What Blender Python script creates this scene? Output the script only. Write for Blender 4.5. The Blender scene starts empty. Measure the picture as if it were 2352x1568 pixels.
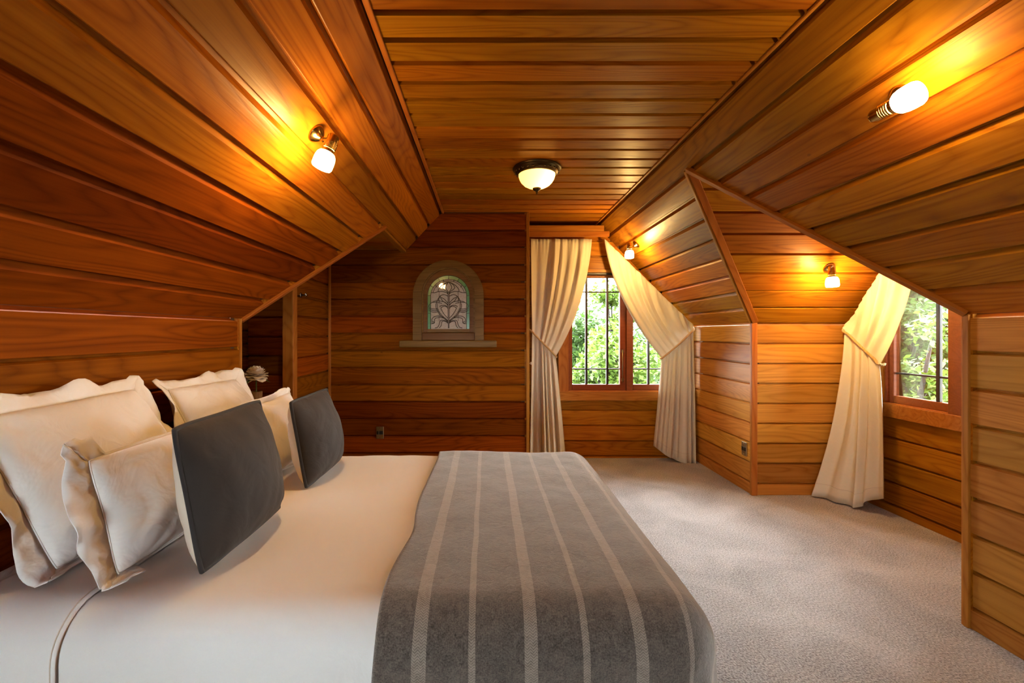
import bpy, math, random
from mathutils import Vector, Matrix, noise
random.seed(7)
sc = bpy.context.scene
col = sc.collection
V = Vector
PI = math.pi

# ------------------------------------------------------------------ camera
CAM_H = 1.33
FPX = 1045.0                      # focal length in pixels of the 2352 px wide frame
cam_data = bpy.data.cameras.new('camera')
cam_data.sensor_width = 36.0
cam_data.lens = FPX / 2352 * 36.0
cam_data.shift_x = (1176 - 1118) / 2352
cam_data.shift_y = -(784 - 765) / 2352
cam_data.clip_start = 0.02
cam = bpy.data.objects.new('camera', cam_data)
cam.location = (0, 0, CAM_H)
cam.rotation_euler = (PI / 2, 0, 0)
col.objects.link(cam)
sc.camera = cam

# ------------------------------------------------------------------ sky and exposure
SKY_STRENGTH = 31.0
world = bpy.data.worlds.new('overcast_sky')
sc.world = world
world.use_nodes = True
bg = world.node_tree.nodes['Background']
bg.inputs[0].default_value = (0.90, 0.96, 1.0, 1)
bg.inputs[1].default_value = SKY_STRENGTH
sc.view_settings.view_transform = 'Standard'
sc.view_settings.look = 'None'
sc.view_settings.gamma = 1.0
sc.view_settings.use_curve_mapping = False
sc.view_settings.exposure = 0.35
sc.cycles.max_bounces = 8
sc.cycles.diffuse_bounces = 5
sc.cycles.glossy_bounces = 4
sc.cycles.transparent_max_bounces = 16
sc.cycles.sample_clamp_indirect = 4.0

LAMP_COLOR = (1.0, 0.62, 0.20, 1)
LAMP_STRENGTH = 120.0
CEILING_BULB_STRENGTH = 190.0

# ------------------------------------------------------------------ room measures (metres)
XL, XR = -1.445, 2.18             # knee walls
ZK, ZC = 1.415, 2.485             # knee height, ceiling height
CXL, CXR = -0.43, 1.165           # flat ceiling edges
YB, YF, YW = -2.6, 4.357, 4.85    # back wall, far wall, window wall
XC = 0.396                        # corner between far wall and window bay
YD0, YD1, XD = 2.074, 3.735, 3.0  # right dormer
YR = (YD0 + YD1) / 2
ZR = ZK + (8 / 9) * (ZC - ZK)     # dormer ridge
YL = 2.67                         # left knee wall ends here
ZA = ZK + (6 / 9) * (ZC - ZK)     # left alcove ceiling
YLV = 3.38
XLB, YLB = -2.05, 3.91            # left alcove recess
XS = -1.513                       # alcove side wall
YPOST = 3.635
PW = 0.164
SX = (ZC - ZK) / (XR - CXR)       # main slope gradient (right)
SXL = (ZC - ZK) / (CXL - XL)
SD = (ZR - ZK) / (YD1 - YR)       # dormer slope gradient
XA = XL + (ZA - ZK) / SXL


def at(px, py, y):
    """world point seen at a photo pixel when it stands at depth y"""
    return V(((px - 1118) / FPX * y, y, CAM_H - (py - 765) / FPX * y))


# ------------------------------------------------------------------ object helpers
def link(o, parent=None):
    col.objects.link(o)
    if parent is not None:
        o.parent = parent
    return o


def tag(o, label=None, cat=None, group=None, kind=None):
    if label: o['label'] = label
    if cat: o['category'] = cat
    if group: o['group'] = group
    if kind: o['kind'] = kind
    return o


def mobj(name, verts, faces, mat, parent=None, smooth=False, matrix=None):
    me = bpy.data.meshes.new(name)
    me.from_pydata([tuple(v) for v in verts], [], faces)
    me.update()
    if mat: me.materials.append(mat)
    if smooth:
        for p in me.polygons: p.use_smooth = True
    o = bpy.data.objects.new(name, me)
    if matrix is not None: o.matrix_world = matrix
    return link(o, parent)


def empty(name, loc=(0, 0, 0), rot=None, parent=None):
    o = bpy.data.objects.new(name, None)
    o.empty_display_size = 0.05
    o.location = loc
    if rot is not None: o.rotation_euler = rot
    return link(o, parent)


class MB:
    """collects shapes into one mesh"""
    def __init__(s):
        s.v = []; s.f = []

    def add(s, vs, fs):
        b = len(s.v)
        s.v += [V(p) for p in vs]
        s.f += [tuple(i + b for i in f) for f in fs]
        return s

    def box(s, a, b, bev=0.0):
        x0, y0, z0 = [min(p, q) for p, q in zip(a, b)]
        x1, y1, z1 = [max(p, q) for p, q in zip(a, b)]
        if bev <= 0:
            vs = [(x0, y0, z0), (x1, y0, z0), (x1, y1, z0), (x0, y1, z0), (x0, y0, z1), (x1, y0, z1), (x1, y1, z1), (x0, y1, z1)]
            return s.add(vs, [(0, 3, 2, 1), (4, 5, 6, 7), (0, 1, 5, 4), (1, 2, 6, 5), (2, 3, 7, 6), (3, 0, 4, 7)])
        e = min(bev, (x1 - x0) / 2.01, (y1 - y0) / 2.01, (z1 - z0) / 2.01)
        vs = []
        for z in (z0, z1):
            zi = z + (e if z == z0 else -e)
            for ix, x in enumerate((x0, x1)):
                for iy, y in enumerate((y0, y1)):
                    xi = x + (e if ix == 0 else -e); yi = y + (e if iy == 0 else -e)
                    vs += [(x, yi, zi), (xi, y, zi), (xi, yi, z)]
        def k(iz, ix, iy, c): return ((iz * 2 + ix) * 2 + iy) * 3 + c
        fs = []
        fs.append((k(0,0,0,2), k(0,0,1,2), k(0,1,1,2), k(0,1,0,2)))
        fs.append((k(1,0,0,2), k(1,1,0,2), k(1,1,1,2), k(1,0,1,2)))
        fs.append((k(0,0,0,0), k(1,0,0,0), k(1,0,1,0), k(0,0,1,0)))
        fs.append((k(0,1,0,0), k(0,1,1,0), k(1,1,1,0), k(1,1,0,0)))
        fs.append((k(0,0,0,1), k(0,1,0,1), k(1,1,0,1), k(1,0,0,1)))
        fs.append((k(0,0,1,1), k(1,0,1,1), k(1,1,1,1), k(0,1,1,1)))
        for ix in (0, 1):
            for iy in (0, 1):
                fs.append((k(0,ix,iy,0), k(0,ix,iy,1), k(1,ix,iy,1), k(1,ix,iy,0)))
        for iz in (0, 1):
            for iy in (0, 1):
                fs.append((k(iz,0,iy,1), k(iz,0,iy,2), k(iz,1,iy,2), k(iz,1,iy,1)))
            for ix in (0, 1):
                fs.append((k(iz,ix,0,0), k(iz,ix,0,2), k(iz,ix,1,2), k(iz,ix,1,0)))
        for iz in (0, 1):
            for ix in (0, 1):
                for iy in (0, 1):
                    fs.append((k(iz,ix,iy,0), k(iz,ix,iy,1), k(iz,ix,iy,2)))
        return s.add(vs, fs)

    def tube(s, pts, r, n=8, caps=True, closed=False):
        pts = [V(p) for p in pts]
        N = len(pts)
        rs = r if isinstance(r, (list, tuple)) else [r] * N
        ref = None
        rings = []
        for i, p in enumerate(pts):
            if closed: t = pts[(i + 1) % N] - pts[i - 1]
            else: t = pts[min(i + 1, N - 1)] - pts[max(i - 1, 0)]
            if t.length < 1e-9: t = V((0, 0, 1))
            t.normalize()
            if ref is None:
                ref = t.orthogonal().normalized()
            ref = (ref - t * ref.dot(t))
            if ref.length < 1e-6: ref = t.orthogonal()
            ref.normalize()
            b = t.cross(ref)
            rings.append([p + (ref * math.cos(a) + b * math.sin(a)) * rs[i] for a in [2 * PI * j / n for j in range(n)]])
        vs = [q for rg in rings for q in rg]
        fs = []
        M = N if closed else N - 1
        for i in range(M):
            i2 = (i + 1) % N
            for j in range(n):
                fs.append((i * n + j, i * n + (j + 1) % n, i2 * n + (j + 1) % n, i2 * n + j))
        if caps and not closed:
            fs.append(tuple(range(n - 1, -1, -1)))
            fs.append(tuple((N - 1) * n + j for j in range(n)))
        return s.add(vs, fs)

    def lathe(s, prof, n=24, flute=0.0, nfl=0, cap0=True, cap1=True):
        """profile of (radius, z)"""
        vs = []
        for (r, z) in prof:
            for j in range(n):
                a = 2 * PI * j / n
                rr = r * (1 + (flute * math.cos(nfl * a) if nfl else 0))
                vs.append((rr * math.cos(a), rr * math.sin(a), z))
        fs = []
        for i in range(len(prof) - 1):
            for j in range(n):
                fs.append((i * n + j, i * n + (j + 1) % n, (i + 1) * n + (j + 1) % n, (i + 1) * n + j))
        if cap0: fs.append(tuple(range(n - 1, -1, -1)))
        if cap1: fs.append(tuple((len(prof) - 1) * n + j for j in range(n)))
        return s.add(vs, fs)

    def prism(s, poly, d):
        """closed planar polygon of 3-D points extruded by vector d"""
        n = len(poly); d = V(d)
        vs = [V(p) for p in poly] + [V(p) + d for p in poly]
        fs = [tuple(range(n - 1, -1, -1)), tuple(range(n, 2 * n))]
        for i in range(n):
            fs.append((i, (i + 1) % n, n + (i + 1) % n, n + i))
        return s.add(vs, fs)

    def build(s, name, mat, parent=None, smooth=False, matrix=None):
        return mobj(name, s.v, s.f, mat, parent, smooth, matrix)


def smooth_by_angle(o, deg=35):
    """sharp edges where the faces turn more than deg"""
    me = o.data
    for p in me.polygons: p.use_smooth = True
    import bmesh
    bm = bmesh.new(); bm.from_mesh(me)
    for e in bm.edges:
        if len(e.link_faces) == 2:
            e.smooth = e.calc_face_angle(0) < math.radians(deg)
    bm.to_mesh(me); bm.free()
    return o


def catmull(pts, sub=5):
    P = [V(p) for p in pts]
    if len(P) < 3: return P
    P = [P[0] * 2 - P[1]] + P + [P[-1] * 2 - P[-2]]
    out = []
    for i in range(1, len(P) - 2):
        for k in range(sub):
            t = k / sub
            a, b, c, d = P[i - 1], P[i], P[i + 1], P[i + 2]
            out.append(0.5 * ((2 * b) + (c - a) * t + (2 * a - 5 * b + 4 * c - d) * t * t + (3 * b - a - 3 * c + d) * t ** 3))
    out.append(P[-2])
    return out


# ------------------------------------------------------------------ materials
def new_mat(name):
    m = bpy.data.materials.new(name)
    m.use_nodes = True
    nt = m.node_tree
    return m, nt, nt.nodes, nt.links, nt.nodes['Principled BSDF']


def simple(name, color, rough=0.5, metal=0.0, **kw):
    m, nt, N, L, b = new_mat(name)
    b.inputs['Base Color'].default_value = (*color, 1)
    b.inputs['Roughness'].default_value = rough
    b.inputs['Metallic'].default_value = metal
    for k, v in kw.items():
        b.inputs[k].default_value = v
    return m


def math_node(N, L, op, a, b=None, c=None):
    n = N.new('ShaderNodeMath'); n.operation = op
    for i, x in enumerate((a, b, c)):
        if x is None: continue
        if isinstance(x, (int, float)): n.inputs[i].default_value = x
        else: L.new(x, n.inputs[i])
    return n.outputs[0]


def wood_material(name, light, dark, rough=0.40, knots=True, vary=0.35, contrast=1.0, axis='X', spec=0.10):
    m, nt, N, L, b = new_mat(name)
    tc = N.new('ShaderNodeTexCoord')
    oi = N.new('ShaderNodeObjectInfo')
    rnd = oi.outputs['Random']
    off = N.new('ShaderNodeCombineXYZ')
    L.new(math_node(N, L, 'MULTIPLY', rnd, 53.0), off.inputs[0])
    L.new(math_node(N, L, 'MULTIPLY', rnd, 31.0), off.inputs[1])
    L.new(math_node(N, L, 'MULTIPLY', rnd, 17.0), off.inputs[2])
    src = tc.outputs['Object']
    if axis != 'X':
        sp = N.new('ShaderNodeSeparateXYZ'); L.new(src, sp.inputs[0])
        cb = N.new('ShaderNodeCombineXYZ')
        order = {'Z': (2, 0, 1), 'Y': (1, 0, 2)}[axis]
        for i, k in enumerate(order): L.new(sp.outputs[k], cb.inputs[i])
        src = cb.outputs[0]
    add = N.new('ShaderNodeVectorMath'); add.operation = 'ADD'
    L.new(src, add.inputs[0]); L.new(off.outputs[0], add.inputs[1])
    def scaled(v):
        s = N.new('ShaderNodeVectorMath'); s.operation = 'MULTIPLY'
        L.new(add.outputs[0], s.inputs[0]); s.inputs[1].default_value = v
        return s.outputs[0]
    def noise_tex(v, scale, detail, rgh=0.55):
        n = N.new('ShaderNodeTexNoise')
        L.new(scaled(v), n.inputs['Vector'])
        n.inputs['Scale'].default_value = scale
        n.inputs['Detail'].default_value = detail
        n.inputs['Roughness'].default_value = rgh
        return n.outputs['Fac']
    low = noise_tex((0.42, 3.6, 3.6), 1.0, 2.0, 0.45)
    rings = math_node(N, L, 'PINGPONG', math_node(N, L, 'MULTIPLY', low, 30.0), 0.5)
    rings = math_node(N, L, 'POWER', math_node(N, L, 'MULTIPLY', rings, 2.0), 2.2)
    fibre = noise_tex((1.6, 110.0, 110.0), 1.0, 3.0, 0.6)
    streak = noise_tex((0.7, 42.0, 42.0), 1.0, 2.0, 0.6)
    blotch = noise_tex((0.9, 3.0, 3.0), 1.3, 4.0, 0.6)
    grain = math_node(N, L, 'ADD', math_node(N, L, 'MULTIPLY', rings, 0.45 * contrast),
                      math_node(N, L, 'MULTIPLY', fibre, 0.35 * contrast))
    grain = math_node(N, L, 'ADD', grain, math_node(N, L, 'MULTIPLY', math_node(N, L, 'SUBTRACT', streak, 0.42), 1.1 * contrast))
    grain = math_node(N, L, 'ADD', grain, math_node(N, L, 'MULTIPLY', math_node(N, L, 'SUBTRACT', blotch, 0.42), 0.6 * contrast))
    mix = N.new('ShaderNodeMix'); mix.data_type = 'RGBA'
    mix.inputs['A'].default_value = (*light, 1); mix.inputs['B'].default_value = (*dark, 1)
    L.new(grain, mix.inputs['Factor'])
    hsv = N.new('ShaderNodeHueSaturation')
    L.new(mix.outputs['Result'], hsv.inputs['Color'])
    # another random number out of the first
    r2 = math_node(N, L, 'FRACT', math_node(N, L, 'MULTIPLY', rnd, 7.31))
    L.new(math_node(N, L, 'ADD', math_node(N, L, 'MULTIPLY', rnd, vary * 1.5), 1.0 - vary * 0.75), hsv.inputs['Value'])
    L.new(math_node(N, L, 'ADD', math_node(N, L, 'MULTIPLY', r2, 0.022), 0.489), hsv.inputs['Hue'])
    colr = hsv.outputs['Color']
    if knots:
        vo = N.new('ShaderNodeTexVoronoi'); vo.feature = 'F1'
        L.new(scaled((1.0, 1.6, 1.6)), vo.inputs['Vector'])
        vo.inputs['Scale'].default_value = 1.5
        k = N.new('ShaderNodeMapRange')
        L.new(vo.outputs['Distance'], k.inputs['Value'])
        k.inputs['From Min'].default_value = 0.010; k.inputs['From Max'].default_value = 0.028
        k.inputs['To Min'].default_value = 0.85; k.inputs['To Max'].default_value = 0.0
        mk = N.new('ShaderNodeMix'); mk.data_type = 'RGBA'
        L.new(k.outputs['Result'], mk.inputs['Factor'])
        L.new(colr, mk.inputs['A']); mk.inputs['B'].default_value = (0.03, 0.008, 0.003, 1)
        colr = mk.outputs['Result']
    L.new(colr, b.inputs['Base Color'])
    rg = math_node(N, L, 'ADD', math_node(N, L, 'MULTIPLY', fibre, 0.18), rough - 0.08)
    L.new(rg, b.inputs['Roughness'])
    b.inputs['Specular IOR Level'].default_value = spec
    b.inputs['Coat Weight'].default_value = 0.03 if spec > .05 else 0.0
    b.inputs['Coat Roughness'].default_value = 0.28
    bp = N.new('ShaderNodeBump')
    bp.inputs['Strength'].default_value = 0.25; bp.inputs['Distance'].default_value = 0.002
    L.new(math_node(N, L, 'ADD', math_node(N, L, 'MULTIPLY', rings, -0.5), fibre), bp.inputs['Height'])
    L.new(bp.outputs['Normal'], b.inputs['Normal'])
    return m


def cloth_material(name, color, rough=0.85, weave=900.0, bump=0.15, sheen=0.2, vary=0.06, trans=0.0, wrinkle=0.0):
    m, nt, N, L, b = new_mat(name)
    tc = N.new('ShaderNodeTexCoord')
    n1 = N.new('ShaderNodeTexNoise'); n1.inputs['Scale'].default_value = weave; n1.inputs['Detail'].default_value = 2
    n2 = N.new('ShaderNodeTexNoise'); n2.inputs['Scale'].default_value = 5; n2.inputs['Detail'].default_value = 4
    L.new(tc.outputs['Object'], n1.inputs['Vector']); L.new(tc.outputs['Object'], n2.inputs['Vector'])
    mix = N.new('ShaderNodeMix'); mix.data_type = 'RGBA'
    mix.inputs['A'].default_value = (*[c * (1 - vary) for c in color], 1)
    mix.inputs['B'].default_value = (*[min(1, c * (1 + vary)) for c in color], 1)
    L.new(n1.outputs['Fac'], mix.inputs['Factor'])
    L.new(mix.outputs['Result'], b.inputs['Base Color'])
    b.inputs['Roughness'].default_value = rough
    b.inputs['Sheen Weight'].default_value = sheen
    bp = N.new('ShaderNodeBump'); bp.inputs['Strength'].default_value = bump; bp.inputs['Distance'].default_value = 0.001
    L.new(n1.outputs['Fac'], bp.inputs['Height'])
    last = bp
    if wrinkle:
        n3 = N.new('ShaderNodeTexNoise'); n3.inputs['Scale'].default_value = 9; n3.inputs['Detail'].default_value = 3
        n3.inputs['Distortion'].default_value = 1.2
        L.new(tc.outputs['Object'], n3.inputs['Vector'])
        b2 = N.new('ShaderNodeBump'); b2.inputs['Strength'].default_value = wrinkle; b2.inputs['Distance'].default_value = 0.02
        L.new(n3.outputs['Fac'], b2.inputs['Height']); L.new(bp.outputs['Normal'], b2.inputs['Normal'])
        last = b2
    L.new(last.outputs['Normal'], b.inputs['Normal'])
    if trans > 0:
        tr = N.new('ShaderNodeBsdfTranslucent')
        L.new(mix.outputs['Result'], tr.inputs['Color']); L.new(last.outputs['Normal'], tr.inputs['Normal'])
        ms = N.new('ShaderNodeMixShader'); ms.inputs[0].default_value = trans
        L.new(b.outputs[0], ms.inputs[1]); L.new(tr.outputs[0], ms.inputs[2])
        L.new(ms.outputs[0], N['Material Output'].inputs['Surface'])
    return m


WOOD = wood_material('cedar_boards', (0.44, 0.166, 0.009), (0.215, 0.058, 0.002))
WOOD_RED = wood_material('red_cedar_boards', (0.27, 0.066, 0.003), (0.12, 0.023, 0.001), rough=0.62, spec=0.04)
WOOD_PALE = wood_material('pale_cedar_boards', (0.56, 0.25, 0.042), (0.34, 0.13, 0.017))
TRIM = wood_material('cedar_trim', (0.48, 0.185, 0.028), (0.29, 0.088, 0.012), knots=False, vary=0.15)
TRIMZ = wood_material('cedar_trim_upright', (0.48, 0.185, 0.028), (0.29, 0.088, 0.012), knots=False, vary=0.15, axis='Z')
DARKWOOD = wood_material('brown_stained_wood', (0.20, 0.095, 0.04), (0.11, 0.045, 0.018), knots=False, vary=0.1)
CASING = wood_material('yellow_brown_casing', (0.23, 0.115, 0.028), (0.12, 0.052, 0.011), knots=False, vary=0.05)
SASH = wood_material('red_brown_sash', (0.27, 0.075, 0.022), (0.17, 0.042, 0.012), knots=False, vary=0.1, contrast=0.6)
BACKING = simple('rough_backing', (0.10, 0.04, 0.015), 0.8)
MUNTIN = simple('dark_glazing_bar', (0.035, 0.018, 0.011), 0.45)
LINEN = cloth_material('white_linen', (0.88, 0.85, 0.82), 0.8, 700, 0.08, 0.15, 0.03, 0.0, 0.5)
DUVET = cloth_material('white_cotton_duvet', (0.88, 0.85, 0.82), 0.75, 900, 0.06, 0.15, 0.03, 0.0, 0.10)
VELVET = cloth_material('charcoal_velvet', (0.026, 0.0175, 0.013), 0.8, 500, 0.2, 0.08, 0.15, 0.0, 0.25)
VELVET_EDGE = cloth_material('charcoal_piping', (0.022, 0.018, 0.017), 0.8, 500, 0.2, 0.1, 0.1)
CREAM = cloth_material('cream_cotton', (0.72, 0.62, 0.50), 0.85, 700, 0.1, 0.1, 0.04)
CURTAIN = cloth_material('cream_curtain', (0.85, 0.76, 0.60), 0.85, 800, 0.1, 0.1, 0.05, 0.22, 0.12)
ROPE = cloth_material('gold_rope', (0.50, 0.31, 0.12), 0.8, 300, 0.4, 0.1, 0.3)
BRASS = simple('polished_brass', (0.62, 0.42, 0.16), 0.18, 1.0)
BRASS_DULL = simple('aged_brass', (0.42, 0.32, 0.17), 0.35, 1.0)
BRONZE = simple('dark_bronze', (0.07, 0.045, 0.022), 0.38, 0.85)
BLACK = simple('black_plastic', (0.012, 0.011, 0.012), 0.35)
WHITEPL = simple('white_porcelain', (0.75, 0.68, 0.58), 0.3)
LEAD = simple('lead_came', (0.06, 0.045, 0.03), 0.45, 0.5)
STEEL = simple('grey_metal', (0.35, 0.33, 0.30), 0.25, 1.0)


def emission_mat(name, color, strength):
    m, nt, N, L, b = new_mat(name)
    b.inputs['Base Color'].default_value = (0.9, 0.85, 0.75, 1)
    b.inputs['Roughness'].default_value = 0.25
    b.inputs['Emission Color'].default_value = color
    b.inputs['Emission Strength'].default_value = strength
    return m


SHADES = {k: emission_mat('lit_opal_glass', LAMP_COLOR, LAMP_STRENGTH * k) for k in (0.8, 1.7, 2.2, 2.8)}
BULB = emission_mat('lit_bulb', LAMP_COLOR, CEILING_BULB_STRENGTH)


def bowl_material():
    m, nt, N, L, b = new_mat('frosted_bowl_glass')
    b.inputs['Base Color'].default_value = (0.85, 0.72, 0.48, 1)
    b.inputs['Roughness'].default_value = 0.3
    tr = N.new('ShaderNodeBsdfTranslucent'); tr.inputs['Color'].default_value = (0.95, 0.74, 0.38, 1)
    ms = N.new('ShaderNodeMixShader'); ms.inputs[0].default_value = 0.7
    L.new(b.outputs[0], ms.inputs[1]); L.new(tr.outputs[0], ms.inputs[2])
    L.new(ms.outputs[0], N['Material Output'].inputs['Surface'])
    return m


BOWL = bowl_material()


def pane_material():
    m, nt, N, L, b = new_mat('window_glass')
    tr = N.new('ShaderNodeBsdfTransparent'); tr.inputs['Color'].default_value = (0.96, 0.98, 0.97, 1)
    gl = N.new('ShaderNodeBsdfGlossy'); gl.inputs['Roughness'].default_value = 0.02
    fr = N.new('ShaderNodeFresnel'); fr.inputs['IOR'].default_value = 1.35
    ms = N.new('ShaderNodeMixShader')
    L.new(fr.outputs[0], ms.inputs[0]); L.new(tr.outputs[0], ms.inputs[1]); L.new(gl.outputs[0], ms.inputs[2])
    L.new(ms.outputs[0], N['Material Output'].inputs['Surface'])
    N.remove(b)
    return m


GLASS = pane_material()


def art_glass(name, color, rough=0.06, wob=0.1):
    m, nt, N, L, b = new_mat(name)
    tc = N.new('ShaderNodeTexCoord')
    n = N.new('ShaderNodeTexNoise'); n.inputs['Scale'].default_value = 60; n.inputs['Detail'].default_value = 3
    L.new(tc.outputs['Object'], n.inputs['Vector'])
    mix = N.new('ShaderNodeMix'); mix.data_type = 'RGBA'
    mix.inputs['A'].default_value = (*[c * 0.75 for c in color], 1); mix.inputs['B'].default_value = (*[c * 1.25 for c in color], 1)
    L.new(n.outputs['Fac'], mix.inputs['Factor']); L.new(mix.outputs['Result'], b.inputs['Base Color'])
    b.inputs['Roughness'].default_value = rough
    b.inputs['Specular IOR Level'].default_value = 0.45
    bp = N.new('ShaderNodeBump'); bp.inputs['Strength'].default_value = wob; bp.inputs['Distance'].default_value = 0.0006
    L.new(n.outputs['Fac'], bp.inputs['Height']); L.new(bp.outputs['Normal'], b.inputs['Normal'])
    return m


ART_CLEAR = art_glass('pale_leaded_glass', (0.66, 0.62, 0.58), 0.03, 0.02)
ART_PALE = art_glass('pale_petal_glass', (0.76, 0.73, 0.69), 0.03, 0.02)
ART_GREEN = art_glass('green_leaded_glass', (0.09, 0.30, 0.10), 0.2, 0.5)


def carpet_material():
    m, nt, N, L, b = new_mat('grey_wool_carpet')
    tc = N.new('ShaderNodeTexCoord')
    n1 = N.new('ShaderNodeTexNoise'); n1.inputs['Scale'].default_value = 120; n1.inputs['Detail'].default_value = 3; n1.inputs['Roughness'].default_value = 0.75
    n2 = N.new('ShaderNodeTexNoise'); n2.inputs['Scale'].default_value = 2.2; n2.inputs['Detail'].default_value = 5; n2.inputs['Distortion'].default_value = 0.8
    v = N.new('ShaderNodeTexVoronoi'); v.inputs['Scale'].default_value = 140
    for t in (n1, n2, v): L.new(tc.outputs['Object'], t.inputs['Vector'])
    r = N.new('ShaderNodeValToRGB')
    r.color_ramp.elements[0].position = 0.36; r.color_ramp.elements[0].color = (0.10, 0.085, 0.08, 1)
    r.color_ramp.elements[1].position = 0.66; r.color_ramp.elements[1].color = (0.62, 0.58, 0.57, 1)
    f = math_node(N, L, 'ADD', math_node(N, L, 'MULTIPLY', n1.outputs['Fac'], 0.85),
                  math_node(N, L, 'MULTIPLY', math_node(N, L, 'SUBTRACT', n2.outputs['Fac'], 0.22), 0.28))
    L.new(f, r.inputs[0]); L.new(r.outputs[0], b.inputs['Base Color'])
    b.inputs['Roughness'].default_value = 0.95
    b.inputs['Sheen Weight'].default_value = 0.35
    bp = N.new('ShaderNodeBump'); bp.inputs['Strength'].default_value = 0.7; bp.inputs['Distance'].default_value = 0.006
    L.new(math_node(N, L, 'SUBTRACT', n1.outputs['Fac'], math_node(N, L, 'MULTIPLY', v.outputs['Distance'], 0.4)), bp.inputs['Height'])
    L.new(bp.outputs['Normal'], b.inputs['Normal'])
    return m


CARPET = carpet_material()


def blanket_material():
    """grey wool, woven cream stripes that run along the bed's width (UV in metres)"""
    m, nt, N, L, b = new_mat('grey_striped_wool')
    uv = N.new('ShaderNodeUVMap')
    sp = N.new('ShaderNodeSeparateXYZ'); L.new(uv.outputs[0], sp.inputs[0])
    X, Y = sp.outputs[0], sp.outputs[1]
    tc = N.new('ShaderNodeTexCoord')
    wob = N.new('ShaderNodeTexNoise'); wob.inputs['Scale'].default_value = 3.0
    L.new(uv.outputs[0], wob.inputs['Vector'])
    Xw = math_node(N, L, 'ADD', X, math_node(N, L, 'MULTIPLY', math_node(N, L, 'SUBTRACT', wob.outputs['Fac'], 0.5), 0.012))
    mask = None
    for c, w in ((-0.152, 0.016), (-0.034, 0.008), (0.101, 0.015), (0.223, 0.008), (0.348, 0.014), (0.470, 0.008), (0.595, 0.014), (0.715, 0.008), (0.84, 0.014)):
        d = math_node(N, L, 'ABSOLUTE', math_node(N, L, 'SUBTRACT', Xw, c))
        s = math_node(N, L, 'LESS_THAN', d, w)
        mask = s if mask is None else math_node(N, L, 'MAXIMUM', mask, s)
    # slanting stitches inside the stripes
    st = math_node(N, L, 'SINE', math_node(N, L, 'MULTIPLY', math_node(N, L, 'ADD', Y, math_node(N, L, 'MULTIPLY', math_node(N, L, 'PINGPONG', X, 0.007), 0.9)), 1100.0))
    st = math_node(N, L, 'ADD', math_node(N, L, 'MULTIPLY', st, 0.3), 0.62)
    mask = math_node(N, L, 'MULTIPLY', mask, st)
    fz = N.new('ShaderNodeTexNoise'); fz.inputs['Scale'].default_value = 260; fz.inputs['Detail'].default_value = 4; fz.inputs['Roughness'].default_value = 0.75
    L.new(uv.outputs[0], fz.inputs['Vector'])
    fz2 = N.new('ShaderNodeTexNoise'); fz2.inputs['Scale'].default_value = 38; fz2.inputs['Detail'].default_value = 5; fz2.inputs['Distortion'].default_value = 1.5
    L.new(uv.outputs[0], fz2.inputs['Vector'])
    g = N.new('ShaderNodeValToRGB')
    g.color_ramp.elements[0].position = 0.38; g.color_ramp.elements[0].color = (0.022, 0.016, 0.012, 1)
    g.color_ramp.elements[1].position = 0.66; g.color_ramp.elements[1].color = (0.20, 0.165, 0.135, 1)
    L.new(math_node(N, L, 'ADD', math_node(N, L, 'MULTIPLY', fz.outputs['Fac'], 0.7), math_node(N, L, 'MULTIPLY', fz2.outputs['Fac'], 0.3)), g.inputs[0])
    mask = math_node(N, L, 'MULTIPLY', mask, math_node(N, L, 'MULTIPLY', math_node(N, L, 'ADD', fz2.outputs['Fac'], fz.outputs['Fac']), 0.95))
    mix = N.new('ShaderNodeMix'); mix.data_type = 'RGBA'
    L.new(mask, mix.inputs['Factor']); L.new(g.outputs[0], mix.inputs['A']); mix.inputs['B'].default_value = (0.40, 0.335, 0.27, 1)
    L.new(mix.outputs['Result'], b.inputs['Base Color'])
    b.inputs['Roughness'].default_value = 0.95
    b.inputs['Sheen Weight'].default_value = 1.0
    b.inputs['Sheen Tint'].default_value = (1.0, 0.92, 0.84, 1)
    b.inputs['Sheen Roughness'].default_value = 0.5
    bp = N.new('ShaderNodeBump'); bp.inputs['Strength'].default_value = 0.5; bp.inputs['Distance'].default_value = 0.004
    L.new(math_node(N, L, 'ADD', fz.outputs['Fac'], fz2.outputs['Fac']), bp.inputs['Height'])
    L.new(bp.outputs['Normal'], b.inputs['Normal'])
    return m


BLANKET = blanket_material()


def leaf_material(name, a, bcol):
    m, nt, N, L, b = new_mat(name)
    tc = N.new('ShaderNodeTexCoord')
    n = N.new('ShaderNodeTexNoise'); n.inputs['Scale'].default_value = 2.5; n.inputs['Detail'].default_value = 6
    L.new(tc.outputs['Object'], n.inputs['Vector'])
    mix = N.new('ShaderNodeMix'); mix.data_type = 'RGBA'
    mix.inputs['A'].default_value = (*a, 1); mix.inputs['B'].default_value = (*bcol, 1)
    L.new(n.outputs['Fac'], mix.inputs['Factor'])
    L.new(mix.outputs['Result'], b.inputs['Base Color'])
    b.inputs['Roughness'].default_value = 0.5
    tr = N.new('ShaderNodeBsdfTranslucent'); L.new(mix.outputs['Result'], tr.inputs['Color'])
    ms = N.new('ShaderNodeMixShader'); ms.inputs[0].default_value = 0.35
    L.new(b.outputs[0], ms.inputs[1]); L.new(tr.outputs[0], ms.inputs[2])
    L.new(ms.outputs[0], N['Material Output'].inputs['Surface'])
    return m


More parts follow.
